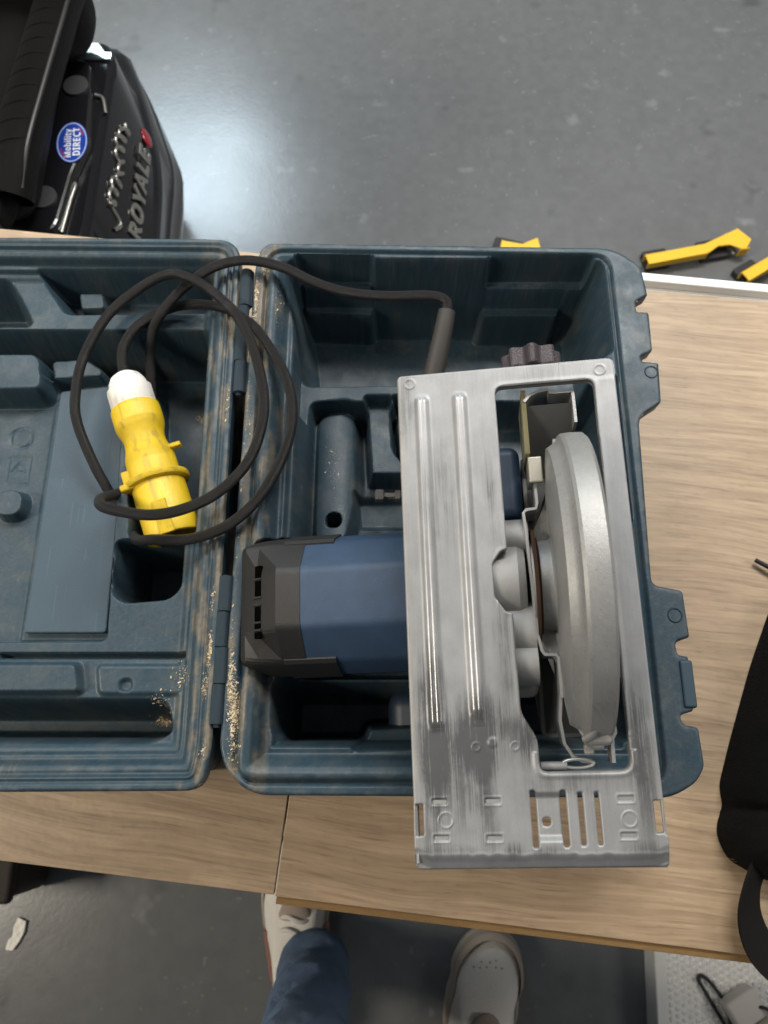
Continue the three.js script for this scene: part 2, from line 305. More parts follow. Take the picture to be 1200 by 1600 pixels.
const caseT = thing('tool_case', 'open dark teal plastic tool case, dusty, lying hinged open across the table', 'tool case');
{
  const tray = mesh('base_shell', merge4([sheet({ x0: -127, x1: 244, z0: -470, z1: 24, step: 1.15, sdf: traySdf, h: trayH, color: shellColor(1) }), skirt(TRAY, 127.8, 116, 0.4, BLUE2), skirt(insetBox(-112, 208, -458, 11, 24), 118, 1, 6, BLUE2)]), shellMat, caseT);
  tray.userData.label = 'deep right half of the case with moulded pockets';
  const lid = mesh('lid_shell', merge4([sheet({ x0: -494, x1: -127, z0: -478, z1: 20, step: 1.15, sdf: lidSdf, h: lidH, color: shellColor(-1) }), skirt(LID, 127.6, 114, 0.4, BLUE2), skirt(insetBox(-480, -140, -462, 8, 24), 116, 1, 6, BLUE2)]), shellMat, caseT);
  lid.userData.label = 'left half of the case with recessed panel';
  // flat compartment cover in the lid
  const q = roundPoly([[-305, -338], [-240, -346], [-236, -110], [-306, -110]], 3, 4).map(([x, z]) => [x / 1000, -z / 1000]);
  const cv = extr(q, 0.0035, 0.0012); cv.rotateX(-Math.PI / 2); cv.translate(0, 0.0735, 0);
  const coverTex = tex(256, 512, (u, v) => { const n = fbm(u * 5, v * 10, 91, 4), s = vnoise(u * 60, v * 7, 92); let c = 0.92 + 0.14 * (n - 0.5) + (s > 0.9 ? 0.12 : 0); return [0.20 * c, 0.29 * c, 0.35 * c]; });
  coverTex.repeat.set(8, 4); mesh('compartment_cover', cv, new THREE.MeshStandardMaterial({ map: coverTex, roughness: 0.5, bumpMap: clone(grain, 6, 6), bumpScale: 0.00008 }), caseT);
  // outer rim band and latch plates stand on the flange
  const hm = std([0.024, 0.045, 0.062], 0.5, { bumpMap: clone(grain, 20, 20), bumpScale: 0.0004 });
  const knuckle = (x, z0, z1, y, r) => { const g = new THREE.CylinderGeometry(r, r, z1 - z0 - 0.8, 20); g.rotateX(Math.PI / 2); g.scale(0.001, 0.001, 0.001); g.translate(x / 1000, y / 1000, (z0 + z1) / 2000); return g; };
  for (const seg of [[[-435, -397], [-397, -341], [-341, -310]], [[-147, -118], [-118, -90], [-90, -62], [-62, -32]]]) {
    const z0 = seg[0][0], z1 = seg[seg.length - 1][1];
    const pin = mesh('hinge', merge([knuckle(-126.5, z0 - 1, z1 + 2.5, 128, 2.6)]), hm, caseT);
    seg.forEach(([a, b], i) => mesh('knuckle', merge([knuckle(-126.5 + (i % 2 ? -0.5 : 0.5), a, b, 128, i % 2 ? 5.2 : 5.6), boxAt(0.007, 0.004, (b - a - 1) / 1000, (-126.5 + (i % 2 ? -3.5 : 3.5)) / 1000, 0.1275, (a + b) / 2000, 0.001)]), hm, pin));
  }
  // round moulding marks on the latch tabs
  for (const [x, z] of [[234, -330], [229, -115]]) { const g = new THREE.TorusGeometry(0.0055, 0.0006, 8, 28); g.rotateX(-Math.PI / 2); g.translate(x / 1000, 0.1301, z / 1000); mesh('moulding_mark', g, hm, caseT); }
  const latch = boxAt(0.010, 0.009, 0.036, 0.2325, 0.1275, -0.062, 0.002); mesh('latch', latch, std(BLUE2, 0.55), caseT);
}
function merge4(list) { return mergeGeometries(list.map((g) => g)); }
function insetBox(x0, x1, z0, z1, r) { return roundPoly([[x0, z0], [x1, z0], [x1, z1], [x0, z1]], r, 6); }

// ---------------------------------------------------------------- circular saw, upside down in the case (local axes: x across the plate, y out of its sole, z along it)
const saw = thing('circular_saw', 'corded circular saw lying upside down in the case, metal sole plate up', 'circular saw', [0.00912342, 0.2407034, -0.26569448]);
{
  const X = V3(0.98950132, 0.14299201, -0.02098631), Y = V3(-0.14091556, 0.98681587, 0.07960676), Z = V3(0.03209276, -0.0758137, 0.99660541);
  saw.quaternion.setFromRotationMatrix(new THREE.Matrix4().makeBasis(X, Y, Z)); saw.updateMatrixWorld(true);
  const inv = saw.matrixWorld.clone().invert(), toLocal = (pts) => pts.map((p) => V3(p[0] / 1000, p[1] / 1000, p[2] / 1000).applyMatrix4(inv).multiplyScalar(1000).toArray());
  // --- base plate
  const OUT = roundPoly([[0, 0, 4], [150, 0, 5], [150, 286, 0.5], [149, 306.3, 0.5], [150.5, 306.5, 1], [150.5, 325, 3], [-1, 326, 4], [-0.6, 306, 0.5], [0, 286, 1]], 2, 5);
  const WIN = roundPoly([[68.2, 14.3, 6], [135.6, 14.3, 6], [133.4, 270, 7], [79, 270, 5], [79, 250.5, 4], [70, 234, 4], [69.4, 171.5, 1.5], [65.5, 171, 2], [58.6, 160.5, 2], [58.6, 138.5, 2], [64.5, 130.6, 2], [68.6, 129.8, 1]], 3, 5);
  const H = [WIN];
  H.push(roundPoly([[71.5, 280.3], [75, 280.3], [75, 313.4], [71.5, 313.4]], 1.7, 4), roundPoly([[89.6, 280.6], [93.2, 280.6], [93.2, 313], [89.6, 313]], 1.7, 4), roundPoly([[100, 282], [103, 282], [103, 312.2], [100, 312.2]], 0.8, 3), roundPoly([[110, 282], [112.6, 282], [112.6, 312], [110, 312]], 0.8, 3));
  H.push(roundPoly([[144.1, 287.5], [148.4, 287.5], [148.4, 305.6], [144.1, 305.6]], 0.5, 2), roundPoly([[1.1, 287.4], [5.8, 287.4], [5.5, 305.6], [1.1, 306]], 0.5, 2), roundPoly([[78.2, 296.6], [83.2, 296.6], [83.2, 301.6], [78.2, 301.6]], 2.5, 5));
  const oS = polySdf(OUT), hS = H.map(polySdf), sdf = (x, z) => { let d = oS(x, z); for (let i = 0; i < hS.length; i++) d = Math.max(d, -hS[i](x, z, 6)); return d; };
  const rib = (x, z, c, z0, z1) => { const t = sstep(z0 - 4, z0 + 3, z) * (1 - sstep(z1 - 3, z1 + 5, z)), q = Math.abs(x - c); return t * 2.5 * (1 - sstep(1.6, 6.4, q)) - t * 0.5 * (1 - sstep(0, 1.3, q)); };
  const ring = (x, z, cx, cz, r, a) => { const q = Math.hypot(x - cx, z - cz); return a * Math.exp(-Math.pow((q - r) / 0.55, 2)); };
  const dent = (x, z, cx, cz) => { const q = Math.max(Math.abs(x - cx) - 4.2, Math.abs(z - cz) - 1.6); return -1.5 * (1 - sstep(-0.4, 1.0, q)) * sstep(2.6, 0, Math.abs(z - cz)) + 0.35 * Math.exp(-Math.pow((q - 0.9) / 0.5, 2)); };
  const DENTS = [[16.3, 286.1], [49, 286.2], [128.3, 286.1], [16.5, 307.2], [48.7, 307.5], [127.9, 306.8]], RINGS = [[19.7, 296.9, 4.4, 0.5], [129.3, 297.6, 4.4, 0.5], [8.9, 6.9, 3.5, 0.4], [140.2, 8.1, 3.6, 0.4], [40.8, 254.1, 2.4, 0.4], [64.9, 254.3, 2.4, 0.4]];
  const plateH = (x, z, d) => {
    let y = rib(x, z, 16.8, 19, 241) + rib(x, z, 43.2, 19, 234);
    for (const r of RINGS) if (Math.abs(x - r[0]) < 8 && Math.abs(z - r[1]) < 8) y += ring(x, z, ...r);
    for (const q of DENTS) if (Math.abs(x - q[0]) < 8 && Math.abs(z - q[1]) < 6) y += dent(x, z, ...q);
    y += 0.7 * sstep(4.2, 1.5, Math.hypot(x - 51.3, z - 251.6));
    const lip = 315.5 + 1.4 * (fbm(x / 5, 3, 3, 2) - 0.5) - 3 * sstep(12, 0, Math.min(x, 150 - x)); y -= 5.2 * clamp((z - lip) / 10) * (0.6 + 0.4 * sstep(lip, lip + 6, z));  // turned-up front lip
    if (x > 74.5 && x < 90.2 && z > 279 && z < 314) y -= 3.4 * sstep(281, 285.5, z) * (1 - sstep(306, 310.5, z));    // sunk clip tab
    if (x > 110 && z < 16) y -= 0.5 * sstep(112.4, 113.6, x) * sstep(16, 12, z);
    y += 1.2 * sstep(0, 4, -hS[0](x, z, 6) < -4 ? 0 : 4 - Math.abs(hS[0](x, z, 6))) * (hS[0](x, z, 6) < 4 && z < 250 && x > 60 ? 0.35 : 0);
    const wd = hS[0](x, z, 8); if (wd > 6.5 && wd < 9 && z > 262) y += 0;
    if (z > 258 && wd < 8) y += 0.9 * Math.exp(-Math.pow((wd - 2.2) / 1.6, 2));       // rolled edge along the end of the window
    const e = -d; if (e < 0.9) y -= 0.9 - Math.sqrt(Math.max(0, 0.81 - (0.9 - e) * (0.9 - e)));
    return y + 0.10 * (fbm(x / 30, z / 40, 4, 2) - 0.5);
  };
  const top = sheet({ x0: -3, x1: 153, z0: -2, z1: 328, step: 0.62, sdf, h: plateH });
  { const p = top.attributes.position, u = []; for (let i = 0; i < p.count; i++) u.push(clamp(p.getX(i) / 0.15, 0.002, 0.998), clamp(p.getZ(i) / 0.326, 0.002, 0.998)); top.setAttribute('uv', new THREE.Float32BufferAttribute(u, 2)); }
  const wearAt = (x, z) => {    // dark scuffs of a worn sole: 0 clean, 1 blackened
    const st = fbm(x / 0.55, z / 26, 201, 3), st2 = fbm(x / 1.6, z / 55, 207, 3), pat = fbm(x / 14, z / 34, 211, 3), sp = fbm(x / 0.8, z / 1.6, 217, 2);
    let a = 0.08 * sstep(0.42, 0.75, pat);
    const zone = (cx, cz, rx, rz, k) => { const q = Math.pow((x - cx) / rx, 2) + Math.pow((z - cz) / rz, 2); if (q < 1) a += k * (1 - q) * (1 - q * 0.4); };
    zone(14, 240, 13, 60, 1.1); zone(44, 246, 24, 32, 0.95); zone(28, 272, 26, 40, 0.55); zone(46, 285, 8, 60, 0.4); zone(72, 248, 10, 24, 0.85); zone(140, 262, 10, 60, 0.8); zone(100, 276, 40, 10, 0.35); zone(10, 300, 10, 24, 0.4); zone(60, 85, 5, 26, 0.6); zone(28, 90, 14, 60, 0.28); zone(62, 120, 6, 20, 0.2); zone(20, 316, 22, 7, 0.5); zone(60, 316, 8, 8, 0.8); zone(80, 316, 14, 5, 0.6); zone(136, 316, 16, 8, 0.5); zone(6, 20, 8, 40, 0.45); zone(104, 8, 40, 8, 0.18); zone(62, 200, 8, 60, 0.35);
    const s = sstep(0.46, 0.66, st * 0.5 + st2 * 0.25 + 0.25 * fbm(x / 5, z / 9, 213, 4) + 0.16 * a); a *= 1.2; return clamp(a * (0.34 + 0.72 * s) * (0.8 + 0.4 * sp) + 0.02 * s);
  };
  const plateMap = tex(920, 2000, (u, v) => {
    const x = u * 150, z = v * 326, w = wearAt(x, z), n = fbm(x / 9, z / 12, 221, 4), sp = hash(Math.floor(u * 920), Math.floor(v * 2000), 5), br = fbm(x / 0.35, z / 50, 225, 2);
    const ribQ = Math.max((1 - sstep(2, 6.5, Math.abs(x - 16.8))) * sstep(15, 24, z) * (1 - sstep(238, 246, z)), (1 - sstep(2, 6.5, Math.abs(x - 43.2))) * sstep(15, 24, z) * (1 - sstep(231, 239, z)));  // paler ribs: burnished metal, with their bright glint also painted into the colour
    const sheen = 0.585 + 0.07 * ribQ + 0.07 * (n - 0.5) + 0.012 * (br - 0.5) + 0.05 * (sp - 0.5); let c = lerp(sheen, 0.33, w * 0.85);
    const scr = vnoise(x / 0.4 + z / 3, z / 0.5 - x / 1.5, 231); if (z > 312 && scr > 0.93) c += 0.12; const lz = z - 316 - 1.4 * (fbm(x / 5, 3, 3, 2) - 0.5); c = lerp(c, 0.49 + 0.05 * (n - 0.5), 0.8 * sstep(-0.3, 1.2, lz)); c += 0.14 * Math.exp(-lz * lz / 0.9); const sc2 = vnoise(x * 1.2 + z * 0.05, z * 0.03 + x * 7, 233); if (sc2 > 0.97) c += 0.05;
    const warm = 0.012 * sstep(8, 0, Math.min(x, 20)) - 0.004; return [c + warm * 0.6, c, c - warm];
  });
  const plateRough = grey(460, 1000, (u, v) => { const x = u * 150, z = v * 326; const rq = z > 18 && z < 242 ? Math.max(1 - sstep(2, 7, Math.abs(x - 16.8)), 1 - sstep(2, 7, Math.abs(x - 43.2))) : 0; return clamp(0.52 - 0.17 * rq - 0.12 * wearAt(x, z) + 0.02 * (fbm(x / 0.6, z / 30, 241, 2) - 0.5) + 0.08 * (fbm(x / 8, z / 8, 245, 3) - 0.5)); });
  const plateBump = grey(512, 1024, (u, v) => fbm(u * 220, v * 30, 251, 2) * 0.5 + hash(Math.floor(u * 512), Math.floor(v * 1024), 9) * 0.5);
  for (const t of [plateMap, plateRough, plateBump]) t.wrapS = t.wrapT = THREE.ClampToEdgeWrapping;
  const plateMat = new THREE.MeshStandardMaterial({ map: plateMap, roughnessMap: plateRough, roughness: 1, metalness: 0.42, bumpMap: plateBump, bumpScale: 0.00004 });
  const alu = phys([0.33, 0.33, 0.325], 0.5, { metalness: 0.55, bumpMap: clone(grain, 10, 10), bumpScale: 0.0001 });
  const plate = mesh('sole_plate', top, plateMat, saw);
  const m = (p) => p.map(([x, z]) => [x / 1000, -z / 1000]);
  const BODY = roundPoly([[0, 0, 4], [150, 0, 5], [150, 286, 0.5], [150, 314], [-0.5, 314], [0, 286, 1]], 0.5, 3), clipHole = roundPoly([[71.4, 280.2], [93.3, 280.2], [93.3, 313.2], [71.4, 313.2]], 1, 3);
  const body = extr(m(BODY), 0.0022, 0, [H[0], clipHole, H[3], H[4], H[5], H[6]].map(m)); body.rotateX(-Math.PI / 2); body.translate(0, -0.0031, 0); mesh('plate_edge', body, alu, plate);
  // folded sides of the plate
  const flange = (x, z0, z1) => boxAt(0.0018, 0.011, (z1 - z0) / 1000, x / 1000, -0.0072, (z0 + z1) / 2000, 0.0005);
  mesh('plate_flange', merge([flange(1.2, 5, 322), flange(148.8, 6, 285), boxAt(0.144, 0.009, 0.0018, 0.075, -0.0065, 0.0013, 0.0005), boxAt(0.1495, 0.0035, 0.0022, 0.075, -0.0078, 0.3245, 0.0008)]), alu, plate);
  // turned-down lip round the window
  const lipIn = roundPoly([[69.6, 15.6, 5], [134.2, 15.6, 5], [132.2, 268.7, 6], [80.2, 268.7, 4], [80.2, 250, 4], [71.2, 233.5, 4], [70.5, 130, 1]], 3, 5);
  const plateVol = skirt(WIN, -1.5, -7, 0); mesh('window_lip', plateVol, new THREE.MeshStandardMaterial({ color: alu.color, roughness: 0.45, metalness: 0.5, side: THREE.DoubleSide }), plate);

  // --- motor housing (octagon along x)
  const oct = (k = 1, dw = 0) => [[-21, -45], [21, -45], [46, -66], [55, -92], [47, -124], [21, -146], [-21, -146], [-47, -124], [-55, -92], [-46, -66]].map(([v, w]) => [148 + v * k, -95.5 + (w + 95.5) * k + dw]);
  const ringAt = (u, pts) => pts.map(([v, w]) => V3(u / 1000, w / 1000, v / 1000));
  const fine = (pts, r = 4) => roundPoly(pts, r, 3);
  const blueMap = tex(512, 512, (u, v) => { const n = fbm(u * 12, v * 12, 301, 4), s = vnoise(u * 90 + v * 60, v * 6 - u * 4, 305), f = hash(Math.floor(u * 512), Math.floor(v * 512), 6); const c = 0.94 + 0.14 * (n - 0.5) + 0.08 * (f - 0.5) + (s > 0.92 ? 0.25 * (s - 0.92) * 12 * n : 0); return [0.18 * c, 0.265 * c, 0.365 * c]; });
  blueMap.repeat.set(10, 10);
  const blue = new THREE.MeshStandardMaterial({ map: blueMap, roughness: 0.55, bumpMap: clone(grain, 16, 16), bumpScale: 0.00009 });
  const black = std([0.016, 0.0152, 0.0146], 0.5, { bumpMap: clone(grain, 16, 16), bumpScale: 0.00012 });
  const motor = mesh('motor_housing', loft([ringAt(-84, fine(oct())), ringAt(-2, fine(oct())), ringAt(56, fine(oct(1.04)))], { crease: 0.25 }), blue, saw);
  motor.userData.label = 'blue faceted motor housing';
  const capO = fine(oct(1.012), 4), capRing = (u, kv, top, low, rad) => ringAt(u, fine(oct(1.012).map(([v, w]) => [148 + (v - 148) * kv, Math.max(Math.min(w, top), low)]).filter(([v, w], i, A) => i === 0 || Math.hypot(v - A[i - 1][0], w - A[i - 1][1]) > 0.5), rad)), cap = mesh('end_cap', merge([loft([ringAt(-83.2, capO), ringAt(-101.5, fine(oct(1.012), 4)), capRing(-120, 0.985, -56.5, -140, 4), capRing(-131, 0.96, -64, -132, 4), capRing(-135.5, 0.93, -69, -126, 5), capRing(-137.5, 0.86, -75, -120, 5)], { crease: 0.3 }),
    ...[-1, 1].map((s) => { const sec = [[43, -63.5], [46, -66], [55, -92], [47, -124], [40, -130], [36, -126], [43, -122], [50, -92], [42, -68], [40, -65]].map(([v, w]) => [148 + s * v * 1.025, -95.5 + (w + 95.5) * 1.025]); return loft([ringAt(-100, sec), ringAt(-60.5, sec)], { crease: 0.3 }); })]), black, saw);
  cap.userData.label = 'black vented end cap, dusty';
  // vent slots on the sloping end of the cap: black blocks stand for their shade
  const slotM = phys([0.002, 0.002, 0.002], 1, { specularIntensity: 0 }), tilt = Math.atan2(-19, -23);
  for (const [a, b] of [[121, 130], [132.5, 144], [152, 163], [165, 168.5], [171, 176]]) {
    const g = new RoundedBoxGeometry(0.0062, 0.003, (b - a) / 1000, 1, 0.0004); g.rotateZ(0.6); g.translate(-0.1175, -0.0552, (a + b) / 2000); mesh('vent_slot', g, slotM, cap);
  }
  mesh('vent_rib', merge([[131.2], [145.4], [150.8], [164], [169.7]].map(([v]) => { const g = new RoundedBoxGeometry(0.0085, 0.0034, 0.0016, 1, 0.0004); g.rotateZ(0.6); g.translate(-0.118, -0.0555, v / 1000); return g; })), black, cap);

  // --- gear case, guards and what shows through the window
  const cyl = (r, u0, u1, v, w, n = 48, r2 = r) => { const g = new THREE.CylinderGeometry(r2 / 1000, r / 1000, (u1 - u0) / 1000, n); g.rotateZ(-Math.PI / 2); g.translate((u0 + u1) / 2000, w / 1000, v / 1000); return g; };
  const gm = std([0.02, 0.045, 0.085], 0.5);
  mesh('gear_housing', merge([boxAt(0.040, 0.085, 0.150, 0.052, -0.092, 0.135, 0.012, 4), boxAt(0.030, 0.05, 0.055, 0.068, -0.055, 0.075, 0.008, 4)]), gm, saw);
  mesh('gear_case', merge([cyl(29, 50, 75, 148, -32), cyl(29, 75, 80, 148, -32, 48, 26), cyl(21, 66, 84, 183, -28), cyl(15, 66, 84, 203, -22), cyl(13, 66, 84, 118, -24), boxAt(0.02, 0.05, 0.07, 0.074, -0.055, 0.19, 0.006, 3)]), alu, saw);
  // revolve round the saw's spindle, from angle a to b about the sole's normal
  const rev = (prof, cv, cw, a, b, n = 72) => { const rings = []; for (let k = 0; k <= n; k++) { const t = lerp(a, b, k / n); rings.push(prof.map(([r, u]) => V3(u / 1000, (cw + r * Math.cos(t)) / 1000, (cv + r * Math.sin(t)) / 1000))); } return loft(rings, { crease: 0.5 }); };
  const CV = 152, CW = -28;
  const guardProf = [[31, 84], [32, 97], [34, 98.5], [40, 97.5], [58, 97], [82, 98], [94, 99.5], [96.5, 103.5], [98.5, 106], [102, 107.5], [103.4, 109.5], [103.8, 115], [103.4, 122.5], [101.5, 124.5], [96, 125], [96, 122.5], [100, 122], [100.8, 115], [100.3, 110], [94, 108], [84, 103.6], [60, 99.4], [34, 100], [29, 98], [28.5, 84]];
  const guardMap = tex(256, 256, (u, v) => { const n = fbm(u * 8, v * 8, 401, 5), p = fbm(u * 60, v * 60, 405, 2); const c = 0.62 + 0.05 * (n - 0.5) + 0.035 * (p - 0.5); const gs = vnoise(u * 150 + v * 30, v * 8, 411) > 0.94 ? 0.07 : 0, gp = vnoise(u * 90, v * 90, 415) > 0.93 ? -0.09 : 0, e = c + gs + gp; return [e * 0.97, e * 0.97, e * 0.96]; }); guardMap.repeat.set(12, 12);
  const cast = new THREE.MeshStandardMaterial({ map: guardMap, metalness: 0.5, roughness: 0.46, bumpMap: clone(grain, 22, 22), bumpScale: 0.00012 });
  const guard = mesh('lower_guard', rev(guardProf, CV, CW, -1.33, 1.3), cast, saw); guard.userData.label = 'worn cast aluminium retracting blade guard';
  mesh('guard_lip', tube([[98.5, -20, 183], [99.5, -13, 200], [101, -9, 218], [104, -4, 240], [108, 0, 250]], 1.7, 40, 8), cast, guard);
  mesh('guard_lip', tube([[98.5, -20, 121], [100, -12, 100], [103, -7, 78], [106, -3, 55]], 1.5, 40, 8), cast, guard);
  mesh('guard_lever', merge([boxAt(0.0165, 0.014, 0.010, 0.1155, 0.001, 0.2500, 0.0035, 4), tube([[107, 6, 251], [111, 11, 248], [113.5, 15, 243], [114, 17, 236]], 2.6, 30, 10), tube([[107, 5, 251], [112, 2, 255], [118, 2, 255]], 2.4, 24, 10), boxAt(0.006, 0.006, 0.006, 0.110, -0.006, 0.2575, 0.001)]), cast, guard);
  // upper guard: a half drum open towards the sole
  const inner = std([0.07, 0.07, 0.068], 0.55, { metalness: 0.2 });  // darkened aluminium: the shade inside the drum is put into the colour
  mesh('upper_guard', rev([[34, 84.5], [99, 84.5], [101, 86.5], [101, 123], [99, 125.5], [86, 125.5], [86, 123.5], [97, 123], [98.5, 121.5], [98.5, 88.5], [97, 87], [34, 87]], CV, CW - 6, 1.72, Math.PI * 2 - 1.72), inner, saw);
  // folded rims of the upper guard, standing just below the sole
  const strip = (pts, y0, y1, t = 1.8) => { const out = []; for (const s of [1, -1]) { } const rings = pts.map((p, i) => { const a = pts[Math.max(0, i - 1)], b = pts[Math.min(pts.length - 1, i + 1)], l = Math.hypot(b[0] - a[0], b[1] - a[1]), nx = (b[1] - a[1]) / l * t / 2, nz = -(b[0] - a[0]) / l * t / 2; return [[1, y1], [-1, y1], [-1, y0], [1, y0]].map(([s, y]) => V3((p[0] + s * nx) / 1000, y / 1000, (p[1] + s * nz) / 1000)); }); return loft(rings, { crease: 0.7 }); };
  for (const rim of [
    strip([[88, 24], [92, 19.5], [98, 17.2], [105, 16.2], [106, 18.5], [109, 18.8], [120.5, 18.8], [121.8, 19.5], [122, 42]], -46, -8, 2),
    strip([[90.5, 75], [91, 98], [90, 101.5], [83.5, 102], [81.5, 104], [82.3, 118], [83.4, 150], [84.6, 186], [86.5, 196], [88, 198.5], [95, 199], [96.5, 201], [96.5, 226]], -40, -7, 1.9),
    strip([[96.5, 224], [94.5, 240], [96, 254], [100.5, 262], [106, 265], [114, 266]], -40, -12, 1.9), strip([[122, 226], [126.5, 236], [127.3, 248], [125, 252], [124.6, 266]], -26, -8, 2.2),
  ]) mesh('guard_rim', rim, alu, saw);
  mesh('guard_floor', merge([loft([[V3(0.088, -0.012, 0.026), V3(0.121, -0.012, 0.026), V3(0.121, -0.014, 0.028), V3(0.088, -0.014, 0.028)], [V3(0.088, -0.05, 0.075), V3(0.121, -0.05, 0.075), V3(0.121, -0.052, 0.077), V3(0.088, -0.052, 0.077)]], { crease: 0.5 })]), inner, saw);
  mesh('spring', (() => { const p = []; for (let i = 0; i <= 120; i++) { const t = i / 120 * Math.PI * 2 * 5; p.push([103 + 9.5 * Math.cos(t) + 0.0 * i, -13 + i * 0.045, 266 + 2.6 * Math.sin(t)]); } return tube(p, 1.0, 400, 8); })(), std([0.55, 0.55, 0.53], 0.35, { metalness: 0.8 }), saw);
  mesh('pivot_rod', cyl(2.6, 80, 96, 267, -9, 20), alu, saw);
  mesh('depth_plate', merge([boxAt(0.0032, 0.05, 0.047, 0.0878, -0.034, 0.0385, 0.0006)]), std([0.50, 0.44, 0.25], 0.42, { metalness: 0.6, bumpMap: clone(grain, 12, 60), bumpScale: 0.0012 }), saw);
  mesh('stop_tab', merge([boxAt(0.0095, 0.0035, 0.0185, 0.0915, -0.004, 0.0755, 0.0012, 3), boxAt(0.003, 0.022, 0.016, 0.088, -0.016, 0.0755, 0.001)]), std([0.36, 0.34, 0.29], 0.4, { metalness: 0.7 }), saw);
  const rustMap = tex(256, 256, (u, v) => { const n = fbm(u * 14, v * 14, 451, 4); return [lerp(0.22, 0.46, n), lerp(0.14, 0.30, n), lerp(0.09, 0.2, n)]; }); rustMap.repeat.set(20, 20);
  mesh('blade_flange', merge([cyl(40, 85.2, 87.2, 152, -28, 64), cyl(34, 87.2, 89, 152, -28, 64)]), new THREE.MeshStandardMaterial({ map: rustMap, roughness: 0.85, bumpMap: clone(grain, 10, 10), bumpScale: 0.002 }), saw);
  mesh('arbor', merge([cyl(31.5, 89, 97, 152, -28, 64, 31)]), cast, saw);
  // scalloped adjusting knob beyond the far edge of the plate
  const kn = []; for (let i = 0; i < 96; i++) { const a = i / 96 * Math.PI * 2, r = 19 + 2.4 * Math.cos(a * 8); kn.push([r * Math.cos(a) / 1000, r * Math.sin(a) / 1000]); }
  const kg = extr(kn, 0.012, 0.0015); kg.translate(0.096, -0.022, -0.016); mesh('adjusting_knob', kg, std([0.05, 0.04, 0.045], 0.42, { bumpMap: clone(grain, 12, 12), bumpScale: 0.0005 }), saw);
  // handles hidden under the plate
  const sr0 = toLocal([[36, 126, -290]])[0];
  const hl = toLocal([[14, 30, -44], [60, 34, -52], [110, 50, -60]]);
  const hd = mesh('handle', merge([bake(new RoundedBoxGeometry(0.075, 0.05, 0.046, 5, 0.016), new THREE.Matrix4().makeRotationZ(0.12).setPosition(...hl[0].map((v) => v / 1000)).multiply(new THREE.Matrix4().makeTranslation(0.03, 0, 0))), tube([[30, -95, 90], [26, -118, 40], [24, -112, 8], sr0], 17, 40, 18), tube([[30, -110, 195], [22, -134, 232], [34, -138, 252], [50, -140, 236]], 19, 40, 18)]), std([0.012, 0.024, 0.044], 0.5), saw);
  // --- cord: strain relief, black rubber cord, yellow plug
  const rubber = std([0.016, 0.0145, 0.0135], 0.36, { bumpMap: clone(grain, 30, 30), bumpScale: 0.0006 });
  const sr = toLocal([[36, 128, -292], [43, 145, -322], [50, 158, -352], [53.5, 164, -370]]);
  const srg = new THREE.TubeGeometry(curve(sr), 40, 0.0088, 18, false); { const p = srg.attributes.position, c = curve(sr); for (let i = 0; i <= 40; i++) { const q = c.getPointAt(i / 40), k = 1.12 - 0.28 * i / 40; for (let j = 0; j <= 18; j++) { const n = i * 19 + j; p.setXYZ(n, q.x + (p.getX(n) - q.x) * k, q.y + (p.getY(n) - q.y) * k, q.z + (p.getZ(n) - q.z) * k); } } srg.computeVertexNormals(); }
  mesh('strain_relief', srg, std([0.038, 0.034, 0.031], 0.6), saw);
  const CORD = [[53, 163, -364], [54, 166, -374], [49, 167, -380], [36, 168, -382], [0, 160, -387], [-34, 150, -398], [-63, 145, -412], [-92, 143, -429], [-125, 142, -437], [-154, 139, -432], [-177, 136, -416], [-198, 126, -399], [-215, 106, -385], [-222, 82, -366], [-220, 68, -322], [-211, 68, -262], [-221, 86, -238], [-231, 108, -224], [-234, 130, -212], [-226, 147, -200], [-207, 154, -193], [-182, 158, -189], [-158, 155, -195], [-134, 150, -210], [-112, 148, -236], [-102, 148, -267], [-101, 148, -297], [-110, 148, -336], [-126, 146, -373], [-148, 143, -399], [-173, 148, -414], [-198, 138, -424], [-229, 125, -415], [-253, 122, -390], [-270, 119, -350], [-274, 115, -314], [-271, 110, -290], [-257, 102, -258], [-247, 92, -239], [-238, 78, -222], [-224, 84, -200], [-206, 112, -182], [-189, 127, -178], [-155, 136, -176], [-123, 142, -187], [-99, 142, -213], [-82, 142, -250], [-77, 143, -284], [-84, 143, -318], [-106, 139, -359], [-122, 134, -379], [-145, 128, -396], [-170, 122, -404], [-197, 116, -404], [-226, 112, -389], [-238, 111, -367], [-237, 112, -348], [-234, 112, -338]];
  mesh('power_cord', new THREE.TubeGeometry(curve(toLocal(CORD)), 900, 0.0045, 14, false), rubber, saw);
  const P0 = V3(-0.2335, 0.113, -0.337).applyMatrix4(inv), P1 = V3(-0.176, 0.101, -0.180).applyMatrix4(inv), ax = P1.clone().sub(P0), LEN = ax.length(); ax.normalize();
  const up0 = V3(0, 1, 0).transformDirection(inv), side = V3().crossVectors(ax, up0).normalize(), upv = V3().crossVectors(side, ax).normalize();
  const frame = new THREE.Matrix4().makeBasis(side, ax, upv).setPosition(P0);     // y along the plug, z up, x to its side
  const lat = (prof, n = 64, f) => { const g = new THREE.LatheGeometry(prof.map(([r, y]) => new THREE.Vector2(r / 1000, y / 1000)), n); if (f) { const p = g.attributes.position; for (let i = 0; i < p.count; i++) { const k = f(Math.atan2(p.getZ(i), p.getX(i)), p.getY(i) * 1000); p.setX(i, p.getX(i) * k); p.setZ(i, p.getZ(i) * k); } g.computeVertexNormals(); } return creased(g, 0.7); };
